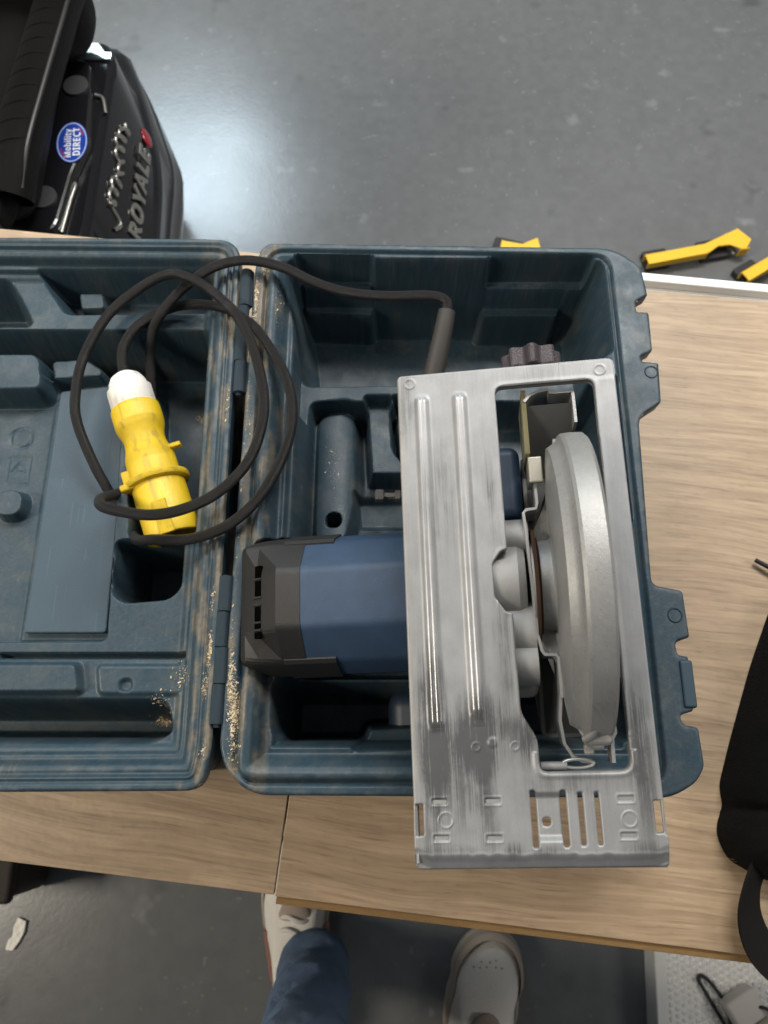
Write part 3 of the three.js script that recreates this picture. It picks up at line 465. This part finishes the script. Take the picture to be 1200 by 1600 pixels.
  const yelMap = tex(512, 512, (u, v) => { const n = fbm(u * 14, v * 14, 801, 4), d = sstep(0.6, 0.78, fbm(u * 22, v * 7, 805, 3)), k = hash(Math.floor(u * 512), Math.floor(v * 512), 8) > 0.997 ? 0.3 : 0, c = 0.97 + 0.08 * (n - 0.5) - 0.13 * d - k; return [0.905 * c, 0.765 * c, 0.13 * c + 0.07 * d]; });
  const yel = phys([1, 1, 1], 0.36, { map: yelMap, bumpMap: clone(grain, 4, 4), bumpScale: 0.0003, clearcoat: 0.15, clearcoatRoughness: 0.4 });
  const waist = new THREE.SplineCurve([[21.5, 51], [20.9, 55.5], [19.0, 61], [17.8, 67], [18.5, 74], [20.3, 80], [21.2, 84], [21.5, 90]].map((p) => new THREE.Vector2(...p))).getPoints(40).map((p) => [p.x, p.y]);
  const gy = lat([[0, 34], [16, 34], [20.3, 34.6], [21.2, 35.6], [21.5, 37.5], ...waist, [21.6, 100], [21.2, 104], [21.8, 107], [23, 112], [23.2, 150], [23.4, 158], [22.6, 159.6], [21.5, 160], [20, 160], [19.5, 120], [0, 118]], 96);
  const collar = lat([[22, 104.5], [27.6, 105], [28.2, 106.5], [28.2, 109], [27.4, 110.3], [22.4, 111.5]]);
  const tabg = boxAt(0.012, 0.004, 0.008, -0.0235, 0.082, 0.004, 0.001), tab2 = boxAt(0.009, 0.014, 0.006, 0.022, 0.099, 0.006, 0.0015), hingeE = boxAt(0.014, 0.006, 0.01, 0.022, 0.109, 0.012, 0.002), keyway = boxAt(0.012, 0.03, 0.004, 0, 0.146, 0.0225, 0.001);
  const plug = mesh('plug', merge([gy, collar, tabg, tab2, hingeE, keyway].map((g) => bake(g, frame))), yel, saw); plug.userData.label = 'yellow round site power plug with white gland';
  const gl = lat([[5.3, 0], [9, 0.6], [13.5, 4], [16.2, 9], [17, 14], [19.2, 16.5], [19.8, 34], [17.5, 37]], 96, (a, y) => 1 + (y > 12 && y < 34 ? 0.03 * Math.pow(Math.abs(Math.cos(a * 5)), 0.6) : 0)); mesh('cable_gland', bake(gl, frame), new THREE.MeshStandardMaterial({ map: tex(256, 256, (u, v) => { const d = sstep(0.58, 0.8, fbm(u * 16, v * 6, 811, 4)), c = 0.89 - 0.12 * d; return [c, c * 0.985, c * 0.955]; }), roughness: 0.45 }), plug);
  const pm = std([0.62, 0.5, 0.3], 0.35, { metalness: 0.8 });
  for (let i = 0; i < 3; i++) { const a = i * 2.094 + 0.4, g = new THREE.CylinderGeometry(0.0024, 0.0024, 0.036, 14); g.translate(0.011 * Math.cos(a), 0.136, 0.011 * Math.sin(a)); mesh('contact_pin', bake(g, frame), pm, plug); }
}
// ---------------------------------------------------------------- hex key clipped in the case, saw dust
{
  const t = thing('hex_key', 'small dusty steel hex key lying in the case beside the saw plate', 'hex key');
  const six = (r) => Array.from({ length: 6 }, (_, i) => [r * Math.cos(i * Math.PI / 3), r * Math.sin(i * Math.PI / 3)]);
  const g = extr(six(0.0032), 0.085, 0.0004); g.rotateY(Math.PI / 2); g.translate(-0.008, 0.0705, -0.236);
  const k = merge([g, boxAt(0.008, 0.010, 0.010, -0.004, 0.0705, -0.236, 0.0015), boxAt(0.005, 0.0085, 0.0085, 0.0125, 0.0705, -0.236, 0.001)]); k.rotateZ(0); mesh('shaft', k, std([0.13, 0.12, 0.11], 0.65, { metalness: 0.4, bumpMap: clone(grain, 30, 30), bumpScale: 0.0006 }), t);
}
{
  const g = new RoundedBoxGeometry(1, 0.45, 0.55, 1, 0.1), N = 4200, im = new THREE.InstancedMesh(g, std([1, 1, 1], 0.85), N); im.name = 'sawdust'; im.castShadow = im.receiveShadow = true;
  const M = new THREE.Matrix4(), Q = new THREE.Quaternion(), E = new THREE.Euler(), C = new THREE.Color(), r = rng(99); let n = 0;
  const gauss = () => (r() + r() + r() - 1.5) / 1.1;
  const spots = [[-118, -62, 3.5, 26, 330], [-113, -40, 3.5, 22, 420], [-121, -100, 3, 20, 110], [-112, -15, 4, 14, 60], [-135.5, -88, 2.2, 14, 170], [-137, -60, 2, 10, 90], [-136, -128, 2, 12, 40], [-136, -15, 3, 10, 25], [-116, -400, 3, 26, 240], [-110, -440, 5, 12, 60], [-135, -300, 2, 22, 30], [-134, -450, 3, 8, 50], [-120, -200, 4, 60, 60], [-160, -70, 8, 10, 60], [-170, -380, 6, 6, 20], [-180, -335, 9, 5, 240], [-195, -40, 9, 4, 160], [-178, -50, 8, 8, 60], [-118, -290, 5, 50, 50], [-46, -270, 9, 36, 40], [-95, -400, 5, 30, 35]];
  for (const [cx, cz, sx, sz, k] of spots) for (let i = 0; i < k * 1.8 && n < N; i++) {
    const x = cx + gauss() * sx, z = cz + gauss() * sz, lidSide = x < -127, s = lidSide ? lidSdf(x, z) : traySdf(x, z); if (s > -2) continue; if (Math.abs(x + 126.5) < 7 && (z > -147 && z < -30 || z < -308 && z > -436)) continue;
    const y = (lidSide ? lidH(x, z, s) : trayH(x, z, s)) + 0.15, a = r() < 0.92 ? 0.3 + r() * r() * 0.9 : 1.0 + r() * 1.6;
    Q.setFromEuler(E.set((r() - 0.5) * 0.5, r() * 6.3, (r() - 0.5) * 0.5)); M.compose(V3(x / 1000, y / 1000, z / 1000), Q, V3(a * 0.0011, a * 0.0007, a * 0.0008)); im.setMatrixAt(n, M);
    const t = r(); im.setColorAt(n, C.setRGB(lerp(0.36, 0.66, t), lerp(0.27, 0.55, t), lerp(0.15, 0.38, t))); n++;
  }
  im.count = n; tag(im, 'pale sawdust scattered along the hinges and in the pockets of the case', 'sawdust'); im.userData.kind = 'stuff'; scene.add(im);
}

// ---------------------------------------------------------------- black bag with strap on the table, right
{
  const t = thing('fabric_bag', 'black fabric bag with a loose strap lying on the table by its right edge', 'bag');
  const out = roundPoly([[372, -150, 14], [343, -92], [314, -24], [299, 14, 14], [300, 30, 4], [290, 52, 14], [298, 74, 10], [312, 82, 6], [330, 92], [400, 90, 30], [520, 60, 40], [540, -120, 40], [450, -190, 40]], 14, 6), s = polySdf(out);
  const g = sheet({ x0: 280, x1: 545, z0: -195, z1: 98, step: 2, sdf: s, h: (x, z, d) => { const e = -d; return 2 + 4 * Math.sin(z / 17 + x / 40) * sstep(4, 26, e) + 56 * Math.sqrt(clamp(1 - Math.pow(1 - clamp(e / 46), 2))) + 20 * sstep(2, 20, e) * (fbm(x / 22, z / 40, 501, 4) - 0.5) - 8 * Math.exp(-Math.pow((z - 30 - (x - 290) * 0.1) / 4, 2)) * sstep(60, 5, e); } });
  mesh('bag_body', merge4([g, skirt(out, 2, 0.6, 0)]), phys([0.0035, 0.0033, 0.0032], 0.95, { specularIntensity: 0.35, bumpMap: clone(grain, 20, 20), bumpScale: 0.0012 }), t);
  const c = curve([[326, 26, 56], [317, 14, 76], [308, 12, 94], [304, 11, 114], [308, 11, 133], [318, 12, 149], [338, 12, 163], [372, 9, 178], [410, 2, 190]]), rings = [];
  for (let i = 0; i <= 60; i++) { const p = c.getPointAt(i / 60), q = c.getTangentAt(i / 60), sd = V3(-q.z, 0, q.x).normalize(), tw = 0.35 + 0.35 * Math.sin(i / 60 * 9), w = sd.clone().multiplyScalar(Math.cos(tw)).add(V3(0, Math.sin(tw), 0)), nn = V3().crossVectors(w, q).normalize(); const hw = 0.0115 + 0.004 * (i / 60), th = 0.0012; const lift = Math.max(0, 0.0125 - (p.y - hw * Math.abs(Math.sin(tw)))) ; p.y += lift * 0.9; rings.push([p.clone().addScaledVector(w, hw).addScaledVector(nn, th), p.clone().addScaledVector(w, -hw).addScaledVector(nn, th), p.clone().addScaledVector(w, -hw).addScaledVector(nn, -th), p.clone().addScaledVector(w, hw).addScaledVector(nn, -th)]); }
  mesh('strap', loft(rings, { crease: 0.6 }), phys([0.007, 0.006, 0.0055], 0.9, { specularIntensity: 0.4 }), t);
  mesh('strap_tip', tube([[361, 6, -193], [370, 7, -187], [384, 9, -178], [410, 16, -160]], 2.2, 24, 10), std([0.012, 0.012, 0.012], 0.7), t);
}

// ---------------------------------------------------------------- things on the floor
{
  const yl = std([0.74, 0.44, 0.02], 0.45, { bumpMap: clone(grain, 6, 6), bumpScale: 0.0008 }), rb = std([0.015, 0.015, 0.015], 0.7);
  const bracket = (label, p, rot, sc) => {
    const t = thing('yellow_bracket', label, 'bracket', p, undefined); t.rotation.y = rot; t.scale.y = 0.72; const L = 0.26 * sc;
    const up = (p, y, d) => { const g = extr(roundPoly(p, 0.003, 3).map(([x, z]) => [x, -z]), d, 0.0008); g.rotateX(-Math.PI / 2); g.translate(0, y, 0); return g; };
    mesh('arm', merge([up([[0, -0.010], [L * 0.6, -0.012], [L * 0.7, -0.018], [L * 0.97, -0.034], [L + 0.012, -0.004], [L - 0.006, 0.016], [L * 0.93, 0.014], [L * 0.84, 0.0], [L * 0.72, -0.002], [L * 0.6, 0.010], [0, 0.012]], 0.046, 0.003), boxAt(L * 0.6, 0.022, 0.003, L * 0.3, 0.0365, 0.0095, 0.001), boxAt(L * 0.95, 0.026, 0.003, L * 0.47, 0.0345, -0.0105, 0.001), boxAt(0.02, 0.03, 0.003, L * 0.965, 0.0325, 0.014, 0.001)]), yl, t);
    mesh('foot', boxAt(0.05, 0.024, 0.04, L * 0.14, 0.012, -0.012, 0.004, 2), rb, t); mesh('foot', boxAt(0.06, 0.02, 0.044, L * 0.72, 0.01, -0.012, 0.004, 2), rb, t); mesh('bolt', new THREE.CylinderGeometry(0.006, 0.006, 0.05, 12).rotateX(Math.PI / 2).translate(L * 0.9, 0.022, -0.013), std([0.2, 0.2, 0.2], 0.4, { metalness: 0.8 }), t);
  };
  bracket('yellow metal bracket with black feet on the floor behind the case corner', [0.525, -0.6, -0.965], 0.2, 0.8);
  bracket('short yellow bracket end peeping over the back rim of the case', [0.235, -0.6, -1.0], -0.25, 0.27);
  bracket('yellow bracket on the floor cut by the photo edge, past the white trim', [0.715, -0.6, -0.925], 0.55, 0.8);
}
{
  const pts = roundPoly([[-8, -22], [6, -20], [9, -6], [7, 8], [2, 22], [-9, 24], [-10, 10], [-6, 4], [-9, -8]], 1.5, 2), g = sheet({ x0: -14, x1: 14, z0: -26, z1: 28, step: 1, sdf: polySdf(pts), h: (x, z) => 4 + 3 * fbm(x / 6, z / 9, 601, 2) });
  const o = mesh('plastic_scrap', merge4([g, skirt(pts, 4.2, 0.8, 0)]), std([0.72, 0.70, 0.66], 0.6)); o.position.set(-0.563, -0.6, 0.24); o.rotation.y = -0.25; tag(o, 'torn white plastic scrap lying alone on the dark floor', 'scrap');
}
{
  const t = thing('storage_box', 'dark brown box on the floor peeping out at the left under the table front', 'box', [-0.62, -0.6, 0.1]);
  const m = std([0.022, 0.014, 0.011], 0.6, { bumpMap: clone(grain, 8, 8), bumpScale: 0.0003 }); mesh('box_body', boxAt(0.22, 0.13, 0.15, -0.012, 0.065, 0, 0.02, 4), m, t); mesh('lid', boxAt(0.226, 0.02, 0.156, -0.012, 0.141, 0, 0.008, 3), m, t);
}
{
  const t = thing('step_plate', 'perforated raised-dot aluminium plate on the floor under the table corner', 'metal plate', [0.4, -0.6, 0.27]); t.rotation.y = -0.06;
  const al = std([0.80, 0.79, 0.77], 0.42, { metalness: 0.25, bumpMap: clone(grain, 5, 5), bumpScale: 0.0006 });
  mesh('panel', boxAt(0.28, 0.05, 0.42, 0.137, 0.025, 0.1, 0.003, 2), al, t);
  const bg = new THREE.CylinderGeometry(0.0022, 0.0036, 0.0022, 8), L = []; for (let i = 0; i < 22; i++) for (let j = 0; j < 40; j++) { const x = 0.018 + i * 0.0094, z = -0.09 + j * 0.0094 + (i % 2) * 0.0047; if (x < 0.27 && z < 0.29) { const g = bg.clone(); g.translate(x, 0.0511, z); L.push(g); } }
  const d = mesh('raised_dots', merge(L), std([0.95, 0.94, 0.9], 0.2, { metalness: 0.4 }), t); d.userData.kind = 'stuff';
}
{
  const bk = std([0.013, 0.013, 0.014], 0.55);
  const o = mesh('thin_cable', tube([[540, -547, 460], [520, -545, 400], [500, -546, 368], [478, -545, 330], [462, -545, 300], [456, -545, 288], [462, -544, 284], [476, -545, 296], [490, -545, 318], [497, -545, 350], [498, -545, 372], [508, -545, 340], [530, -520, 318], [556, -504, 330], [580, -500, 335]], 2.6, 160, 8), bk); tag(o, 'thin black cable looped over the perforated plate', 'cable');
  const o2 = mesh('thin_cable', tube([[500, -546, 470], [492, -545, 420], [497, -543, 372], [512, -538, 348], [522, -540, 362], [512, -542, 390], [505, -538, 410], [530, -530, 385], [560, -496, 352], [590, -500, 352]], 2.4, 120, 8), bk); tag(o2, 'second thin black cable curling past the white adaptor block', 'cable');
  const t = thing('plug_adaptor', 'white plastic power adaptor block beside the looped cable', 'adaptor', [0.545, -0.55, 0.372]); t.rotation.y = 0.5;
  mesh('adaptor_body', boxAt(0.062, 0.045, 0.075, 0, 0.0235, 0, 0.006, 3), std([0.8, 0.79, 0.76], 0.5), t); mesh('screw', new THREE.CylinderGeometry(0.004, 0.004, 0.002, 14).translate(0.004, 0.0464, 0.008), std([0.08, 0.08, 0.08], 0.5), t);
  mesh('adaptor_cap', boxAt(0.05, 0.03, 0.04, -0.004, 0.016, -0.06, 0.005, 3), std([0.55, 0.53, 0.5], 0.6), t);
  const b = thing('ribbed_crate', 'black ribbed plastic crate in the dark corner under the table', 'crate', [0.62, -0.6, 0.27]);
  mesh('crate_body', boxAt(0.1, 0.07, 0.3, 0.02, 0.035, 0.05, 0.006, 2), std([0.016, 0.016, 0.016], 0.5), b);
  for (let i = 0; i < 5; i++) mesh('rib', boxAt(0.006, 0.006, 0.29, -0.02 + i * 0.018, 0.0725, 0.05, 0.002), std([0.03, 0.03, 0.03], 0.45), b);
}

// ---------------------------------------------------------------- the person at the table: jeans and trainers
{
  const t = thing('person', 'person in blue jeans and off white trainers standing at the table', 'person');
  const seg = [[[-0.102, -0.50, 0.268], 0.048, [-0.09, -0.12, 0.325], 0.062], [[-0.09, -0.12, 0.325], 0.064, [-0.085, 0.26, 0.43], 0.095], [[0.134, -0.50, 0.415], 0.055, [0.125, -0.12, 0.42], 0.066], [[0.125, -0.12, 0.42], 0.068, [0.09, 0.26, 0.44], 0.095], [[-0.08, 0.30, 0.44], 0.115, [0.085, 0.30, 0.44], 0.115], [[0, 0.34, 0.44], 0.12, [0, 0.44, 0.44], 0.13]];
  const N = 96, mc = new MarchingCubes(N, new THREE.MeshBasicMaterial(), false, false, 200000); mc.isolation = 0;
  const O = V3(0, -0.05, 0.38), Sx = 0.34, Sy = 0.56, Sz = 0.34;
  const sm = (a, b, k) => { const h = clamp(0.5 + 0.5 * (b - a) / k); return lerp(b, a, h) - k * h * (1 - h); };
  for (let k = 0; k < N; k++) for (let j = 0; j < N; j++) for (let i = 0; i < N; i++) {
    const x = O.x + (i - N / 2) / (N / 2) * Sx, y = O.y + (j - N / 2) / (N / 2) * Sy, z = O.z + (k - N / 2) / (N / 2) * Sz; let d = 1;
    for (const [a, ra, b, rb] of seg) { const ex = b[0] - a[0], ey = b[1] - a[1], ez = b[2] - a[2], q = clamp(((x - a[0]) * ex + (y - a[1]) * ey + (z - a[2]) * ez) / (ex * ex + ey * ey + ez * ez)); d = sm(d, Math.hypot(x - a[0] - ex * q, y - a[1] - ey * q, z - a[2] - ez * q) - lerp(ra, rb, q), 0.03); }
    const side = x > 0.01 ? 1 : 0; d += 0.011 * (fbm(Math.atan2(z - 0.32, x - (side ? 0.127 : -0.1)) * 1.6 + y * 9, y * 16, 700 + side, 3) - 0.5) * sstep(0.2, -0.2, y) * 2.6;
    d = Math.max(d, -(y + 0.512 + 0.06 * (z - (side ? 0.41 : 0.27)))); mc.field[k * N * N + j * N + i] = -d;
  }
  mc.update(); const cnt = mc.count ?? mc.geometry.drawRange.count, P = new Float32Array(mc.positionArray.subarray(0, cnt * 3)); for (let i = 0; i < P.length; i += 3) { P[i] = O.x + P[i] * Sx; P[i + 1] = O.y + P[i + 1] * Sy; P[i + 2] = O.z + P[i + 2] * Sz; }
  let g = new THREE.BufferGeometry(); g.setAttribute('position', new THREE.BufferAttribute(P, 3)); g = mergeVertices(g, 1e-5); g.computeVertexNormals();
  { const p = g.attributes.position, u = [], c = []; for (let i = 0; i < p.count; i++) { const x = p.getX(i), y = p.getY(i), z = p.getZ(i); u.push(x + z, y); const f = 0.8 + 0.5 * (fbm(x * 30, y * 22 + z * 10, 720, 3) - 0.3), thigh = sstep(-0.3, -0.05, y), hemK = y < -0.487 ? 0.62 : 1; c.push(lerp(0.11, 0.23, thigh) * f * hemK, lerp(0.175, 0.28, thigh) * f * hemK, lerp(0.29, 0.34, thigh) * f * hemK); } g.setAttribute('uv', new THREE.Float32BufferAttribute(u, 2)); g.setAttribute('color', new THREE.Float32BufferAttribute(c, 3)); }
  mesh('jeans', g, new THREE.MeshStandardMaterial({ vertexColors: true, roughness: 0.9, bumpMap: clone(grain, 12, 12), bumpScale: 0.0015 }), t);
  const shoe = (pos, rot) => {
    const ol = (t) => { const w = [0.030, 0.037, 0.037, 0.036, 0.042, 0.049, 0.051, 0.047, 0.034, 0.006]; const f = t * 9, i = Math.min(8, Math.floor(f)); let q = lerp(w[i], w[i + 1], f - i); if (t > 0.78) q = 0.0515 * Math.sqrt(Math.max(0, 1 - Math.pow((t - 0.78) / 0.22, 2))); return q; };   // half width from heel to toe
    const ring = (y, k, zs = 1, dz = 0) => { const a = []; for (let i = 0; i < 48; i++) { const s = i < 24 ? 1 : -1, q = i < 24 ? i / 23 : 1 - (i - 24) / 23, tt = 0.5 - 0.5 * Math.cos(q * Math.PI); a.push(V3(s * (ol(tt) * k) - 0.006 * Math.sin(tt * 3.1), y, dz + (0.145 - 0.295 * tt) * zs)); } return a; };
    const sole = loft([ring(0, 0.93, 0.985), ring(0.006, 1.02, 1.0), ring(0.024, 1.03, 1.0), ring(0.030, 0.99, 0.99)], { crease: 0.7 });
    const up = loft([ring(0.028, 0.98, 0.985), ring(0.045, 0.98, 0.975, 0.003), ring(0.06, 0.86, 0.9, 0.012), ring(0.074, 0.68, 0.72, 0.035), ring(0.092, 0.58, 0.5, 0.06), ring(0.104, 0.5, 0.42, 0.07)], { crease: 0 });
    { const p = up.attributes.position; for (let i = 0; i < p.count; i++) { const z = p.getZ(i); p.setY(i, p.getY(i) - 0.012 * sstep(-0.02, -0.13, z)); } up.computeVertexNormals(); }
    const s = mesh('shoe', up, std([0.74, 0.71, 0.66], 0.75, { bumpMap: clone(grain, 10, 10), bumpScale: 0.001 }), t); mesh('sole', sole, std([0.42, 0.36, 0.30], 0.8), s);
    const band = loft([ring(0.0285, 1.0, 0.992), ring(0.048, 1.0, 0.985, 0.003), ring(0.0535, 0.945, 0.958, 0.004), ring(0.055, 0.92, 0.945, 0.006)], { crease: 0.5, caps: false }); mesh('toe_band', band, std([0.36, 0.30, 0.245], 0.85), s);
    const dots = []; for (let i = 0; i < 26; i++) { const a = i * 2.4, q = 0.0052 * Math.sqrt(i), g = new THREE.CylinderGeometry(0.0011, 0.0011, 0.001, 6); g.translate(-0.004 + q * Math.cos(a), 0.0655 - 0.012 * 0.7, -0.088 + q * Math.sin(a) * 0.9); dots.push(g); } const pf = mesh('perforations', merge(dots), std([0.12, 0.1, 0.09], 0.9), s); pf.userData.kind = 'stuff';
    { const g = new THREE.SphereGeometry(1, 24, 12); g.scale(0.027, 0.012, 0.05); g.rotateX(0.42); g.translate(-0.002, 0.073, -0.005); mesh('tongue', g, std([0.30, 0.24, 0.2], 0.9), s); }
    mesh('lace', merge([0, 1, 2].map((i) => tube([[-30 + i * 2, 66 + i * 9, -36 + i * 16], [-12, 86 + i * 7, -40 + i * 16], [8, 86 + i * 7, -32 + i * 16], [28 - i * 2, 66 + i * 9, -34 + i * 16]], 3.4, 16, 8))), std([0.55, 0.53, 0.5], 0.8), s);
    for (const k of [-1, 1]) { const q = new RoundedBoxGeometry(0.006, 0.018, 0.075, 2, 0.002); q.rotateX(0.35); q.rotateY(k * -0.08); q.translate(k * 0.0425 - 0.003, 0.044, 0.03); mesh('side_stripe', q, std([0.24, 0.11, 0.09], 0.8), s); }
    s.position.set(...pos); s.rotation.y = rot;
  };
  shoe([-0.126, -0.6, 0.225], 0.06); shoe([0.138, -0.6, 0.372], -0.22);
}

// ---------------------------------------------------------------- black mobility scooter parked beyond the table
{
  const t = thing('mobility_scooter', 'glossy black mobility scooter with quilted seat parked beyond the table', 'mobility scooter');
  const gloss = phys([0.010, 0.010, 0.012], 0.24, { clearcoat: 0.5, clearcoatRoughness: 0.1 }), satin = std([0.018, 0.018, 0.02], 0.42), vinyl = phys([0.006, 0.0058, 0.0058], 0.5, { specularIntensity: 0.4, bumpMap: clone(grain, 10, 10), bumpScale: 0.0012 });
  const R = (y, pts, r = 30) => { const q = roundPoly(pts, r, 6), out = []; let L = 0; const cum = [0]; for (let i = 0; i < q.length; i++) { const a = q[i], b = q[(i + 1) % q.length]; L += Math.hypot(a[0] - b[0], a[1] - b[1]); cum.push(L); } for (let k = 0; k < 90; k++) { const s = k / 90 * L; let i = 0; while (cum[i + 1] < s) i++; const f = (s - cum[i]) / (cum[i + 1] - cum[i] || 1), a = q[i], b = q[(i + 1) % q.length]; out.push(V3(lerp(a[0], b[0], f) / 1000, y / 1000, lerp(a[1], b[1], f) / 1000)); } return out; };
  // shroud: from the floor up to the deck
  const r1 = [[-900, -996, 20], [-401, -998, 16], [-387, -950, 14], [-388, -852, 30], [-391, -640, 30], [-900, -640, 20]], r2 = [[-900, -1143, 20], [-434, -1138, 20], [-389, -1026, 60], [-350, -884, 60], [-341, -640, 30], [-900, -640, 20]];
  const r3 = [[-900, -1243, 20], [-477, -1238, 30], [-413, -1126, 50], [-355, -968, 40], [-350, -640, 30], [-900, -640, 20]], r4 = [[-900, -1300, 20], [-506, -1295, 30], [-442, -1200, 50], [-361, -1014, 30], [-363, -640, 30], [-900, -640, 20]];
  const off = (q, d) => q.map(([x, z, k]) => [x < -890 ? x : x - d, z > -650 ? z : z + d, k]);
  mesh('rear_shroud', loft([R(-560, off(r4, 40)), R(-440, off(r4, 8)), R(-400, r4), R(-392, off(r4, 2)), R(-330, r3), R(-324, off(r3, 3)), R(-250, off(r2, -4)), R(-240, r2), R(-234, off(r2, 5)), R(-118, off(r1, -4)), R(-109, off(r1, 1)), R(-105, off(r1, 5)), R(-104.5, off(r1, 30))], { crease: 0.45 }), gloss, t);
  const panelAt = (g, o, tx, uy) => { const e1 = V3(...tx).normalize(), e2 = V3(...uy), n = V3().crossVectors(e1, e2).normalize(); e2.crossVectors(n, e1); return g.applyMatrix4(new THREE.Matrix4().makeBasis(e1, e2, n).setPosition(...o)); };
  mesh('deck_panel', (() => { const q = roundPoly([[-560, -945, 20], [-408, -940, 20], [-406, -895, 8], [-400, -872, 6], [-396, -800, 8], [-410, -745, 8], [-420, -650, 20], [-560, -645, 20]], 10, 4).map(([x, z]) => [x / 1000, -z / 1000]); const g = extr(q, 0.012, 0.004); g.rotateX(-Math.PI / 2); g.translate(0, -0.103, 0); return g; })(), gloss, t);
  for (const [x, z] of [[-0.423, -0.89], [-0.441, -0.703]]) { const g = new THREE.CylinderGeometry(0.017, 0.017, 0.003, 32); g.translate(x, -0.0855, z); mesh('screw_cover', g, std([0.05, 0.05, 0.052], 0.7), t); }
  // dealer sticker
  const cv = document.createElement('canvas'); cv.width = 256; cv.height = 160; const c = cv.getContext('2d');
  c.fillStyle = '#1d46ad'; c.fillRect(0, 0, 256, 160); c.strokeStyle = '#d7def0'; c.lineWidth = 5; c.beginPath(); c.ellipse(128, 80, 120, 72, 0, 0, 7); c.stroke(); c.fillStyle = '#ffffff'; c.textAlign = 'center'; c.font = 'bold 46px sans-serif'; c.fillText('Mobility', 122, 76); c.font = 'bold 52px sans-serif'; c.fillText('DIRECT', 128, 122); c.strokeStyle = '#c83238'; c.lineWidth = 5; c.beginPath(); c.ellipse(128, 80, 104, 58, 0, 3.6, 4.4); c.stroke(); c.beginPath(); c.ellipse(128, 80, 104, 58, 0, 0.5, 1.2); c.stroke();
  const st = new THREE.CanvasTexture(cv); st.colorSpace = THREE.SRGBColorSpace;
  const sg = new THREE.CircleGeometry(0.034, 48); sg.scale(1, 0.62, 1); sg.rotateX(-Math.PI / 2); sg.rotateY(Math.PI / 2 + 0.1); sg.translate(-0.416, -0.0858, -0.793); mesh('dealer_sticker', sg, new THREE.MeshStandardMaterial({ map: st, roughness: 0.35 }), t).userData.label = 'blue oval dealer sticker';
  const rf = new THREE.SphereGeometry(0.013, 24, 12); rf.scale(1.25, 1, 0.3); panelAt(rf, [-0.3665, -0.214, -0.925], [-0.25, 0, -0.97], [-0.046, 0.136, 0]); mesh('reflector', rf, phys([0.30, 0.01, 0.02], 0.25, { clearcoat: 1 }), t);
  const chrome = std([0.50, 0.485, 0.45], 0.3, { metalness: 0.9 });
  const font = await new FontLoader().loadAsync('fonts/droid/droid_sans_bold.typeface.json');
  const lg = new TextGeometry('ROYALE', { font, size: 0.026, depth: 0.004, bevelEnabled: true, bevelSize: 0.0006, bevelThickness: 0.0008, curveSegments: 4 }); lg.scale(1.22, 1, 0.6); panelAt(lg, [-0.3560, -0.206, -0.722], [0.0, 0, -1], [-0.046, 0.136, 0]); mesh('lettering', lg, chrome, t);
  // chrome script emblem: one flowing stroke
  const sc = []; for (let i = 0; i <= 90; i++) { const q = i / 90; sc.push([q * 150 + 7 * Math.sin(q * 50), (4 + 7 * vnoise(q * 9, 3, 41)) * Math.sin(q * 50 + 1.2 + 1.5 * vnoise(q * 7, 1, 43)) + 5 * Math.sin(q * 11), 2 + 1.2 * Math.cos(q * 50)]); }
  mesh('script_emblem', panelAt(tube(sc, 2.9, 400, 8), [-0.3765, -0.146, -0.735], [0.0, 0, -1], [-0.046, 0.136, 0]), chrome, t);
  mesh('script_underline', tube([[-381, -136, -744], [-376, -146, -736], [-369, -164, -724], [-373, -154, -706]], 3, 24, 8), chrome, t);
  mesh('trim_bar', tube([[-402, -101, -890], [-392, -103, -886], [-386, -106, -862]], 2.8, 20, 8), chrome, t);
  mesh('trim_bar', tube([[-421, -101, -742], [-410, -101, -738], [-413, -101, -712], [-418, -101, -660]], 2.6, 20, 8), chrome, t);
  mesh('highlight_strip', merge([boxAt(0.05, 0.004, 0.014, -0.412, -0.1025, -0.962, 0.0018, 2)]), std([0.45, 0.5, 0.52], 0.12, { metalness: 0.9 }), t);  // pale bar set on the deck in place of a lamp reflection
  // seat: base cushion, side bolster with seams, piping
  mesh('seat', boxAt(0.5, 0.11, 0.40, -0.676, -0.03, -0.84, 0.045, 6), vinyl, t);
  const bol = [[-405, 0, -1010], [-410, 12, -930], [-415, 14, -856], [-424, 12, -766], [-433, 6, -690], [-442, -14, -640]];
  const bs = mesh('seat_bolster', tube(bol, 27, 60, 24), vinyl, t);
  for (let i = 0; i < 12; i++) { const cc = curve(bol), s = 0.18 + i * 0.062, p = cc.getPointAt(s), q = cc.getTangentAt(s), g = new THREE.TorusGeometry(0.0272, 0.0014, 6, 36); g.lookAt(q.clone().add(V3(0.55, 0, 0.2))); g.translate(p.x, p.y, p.z); mesh('seam', g, vinyl, bs); }
  mesh('piping', tube(bol.map(([x, y, z]) => [x + 21, y + 16, z]), 3, 60, 8), std([0.03, 0.03, 0.03], 0.4), t);
  mesh('backrest', merge([boxAt(0.5, 0.3, 0.12, -0.64, 0.06, -0.96, 0.055, 6)]), vinyl, t);
  const ag = new THREE.CapsuleGeometry(0.036, 0.10, 8, 24); ag.rotateX(Math.PI / 2); ag.translate(-0.475, -0.02, -0.685); mesh('armrest', ag, vinyl, t);
  mesh('armrest_ring', new THREE.TorusGeometry(0.026, 0.004, 8, 32).translate(-0.475, -0.02, -0.599), satin, t);
  for (const z of [-0.68, -1.05]) { const w = mesh('wheel', (() => { const g = new THREE.TorusGeometry(0.085, 0.035, 14, 36); g.rotateY(Math.PI / 2); g.translate(-0.46, -0.48, z); return g; })(), std([0.02, 0.02, 0.02], 0.8), t); mesh('hub', new THREE.CylinderGeometry(0.06, 0.06, 0.05, 24).rotateZ(Math.PI / 2).translate(-0.46, -0.48, z), satin, w); }
}
renderer.render(scene, camera);
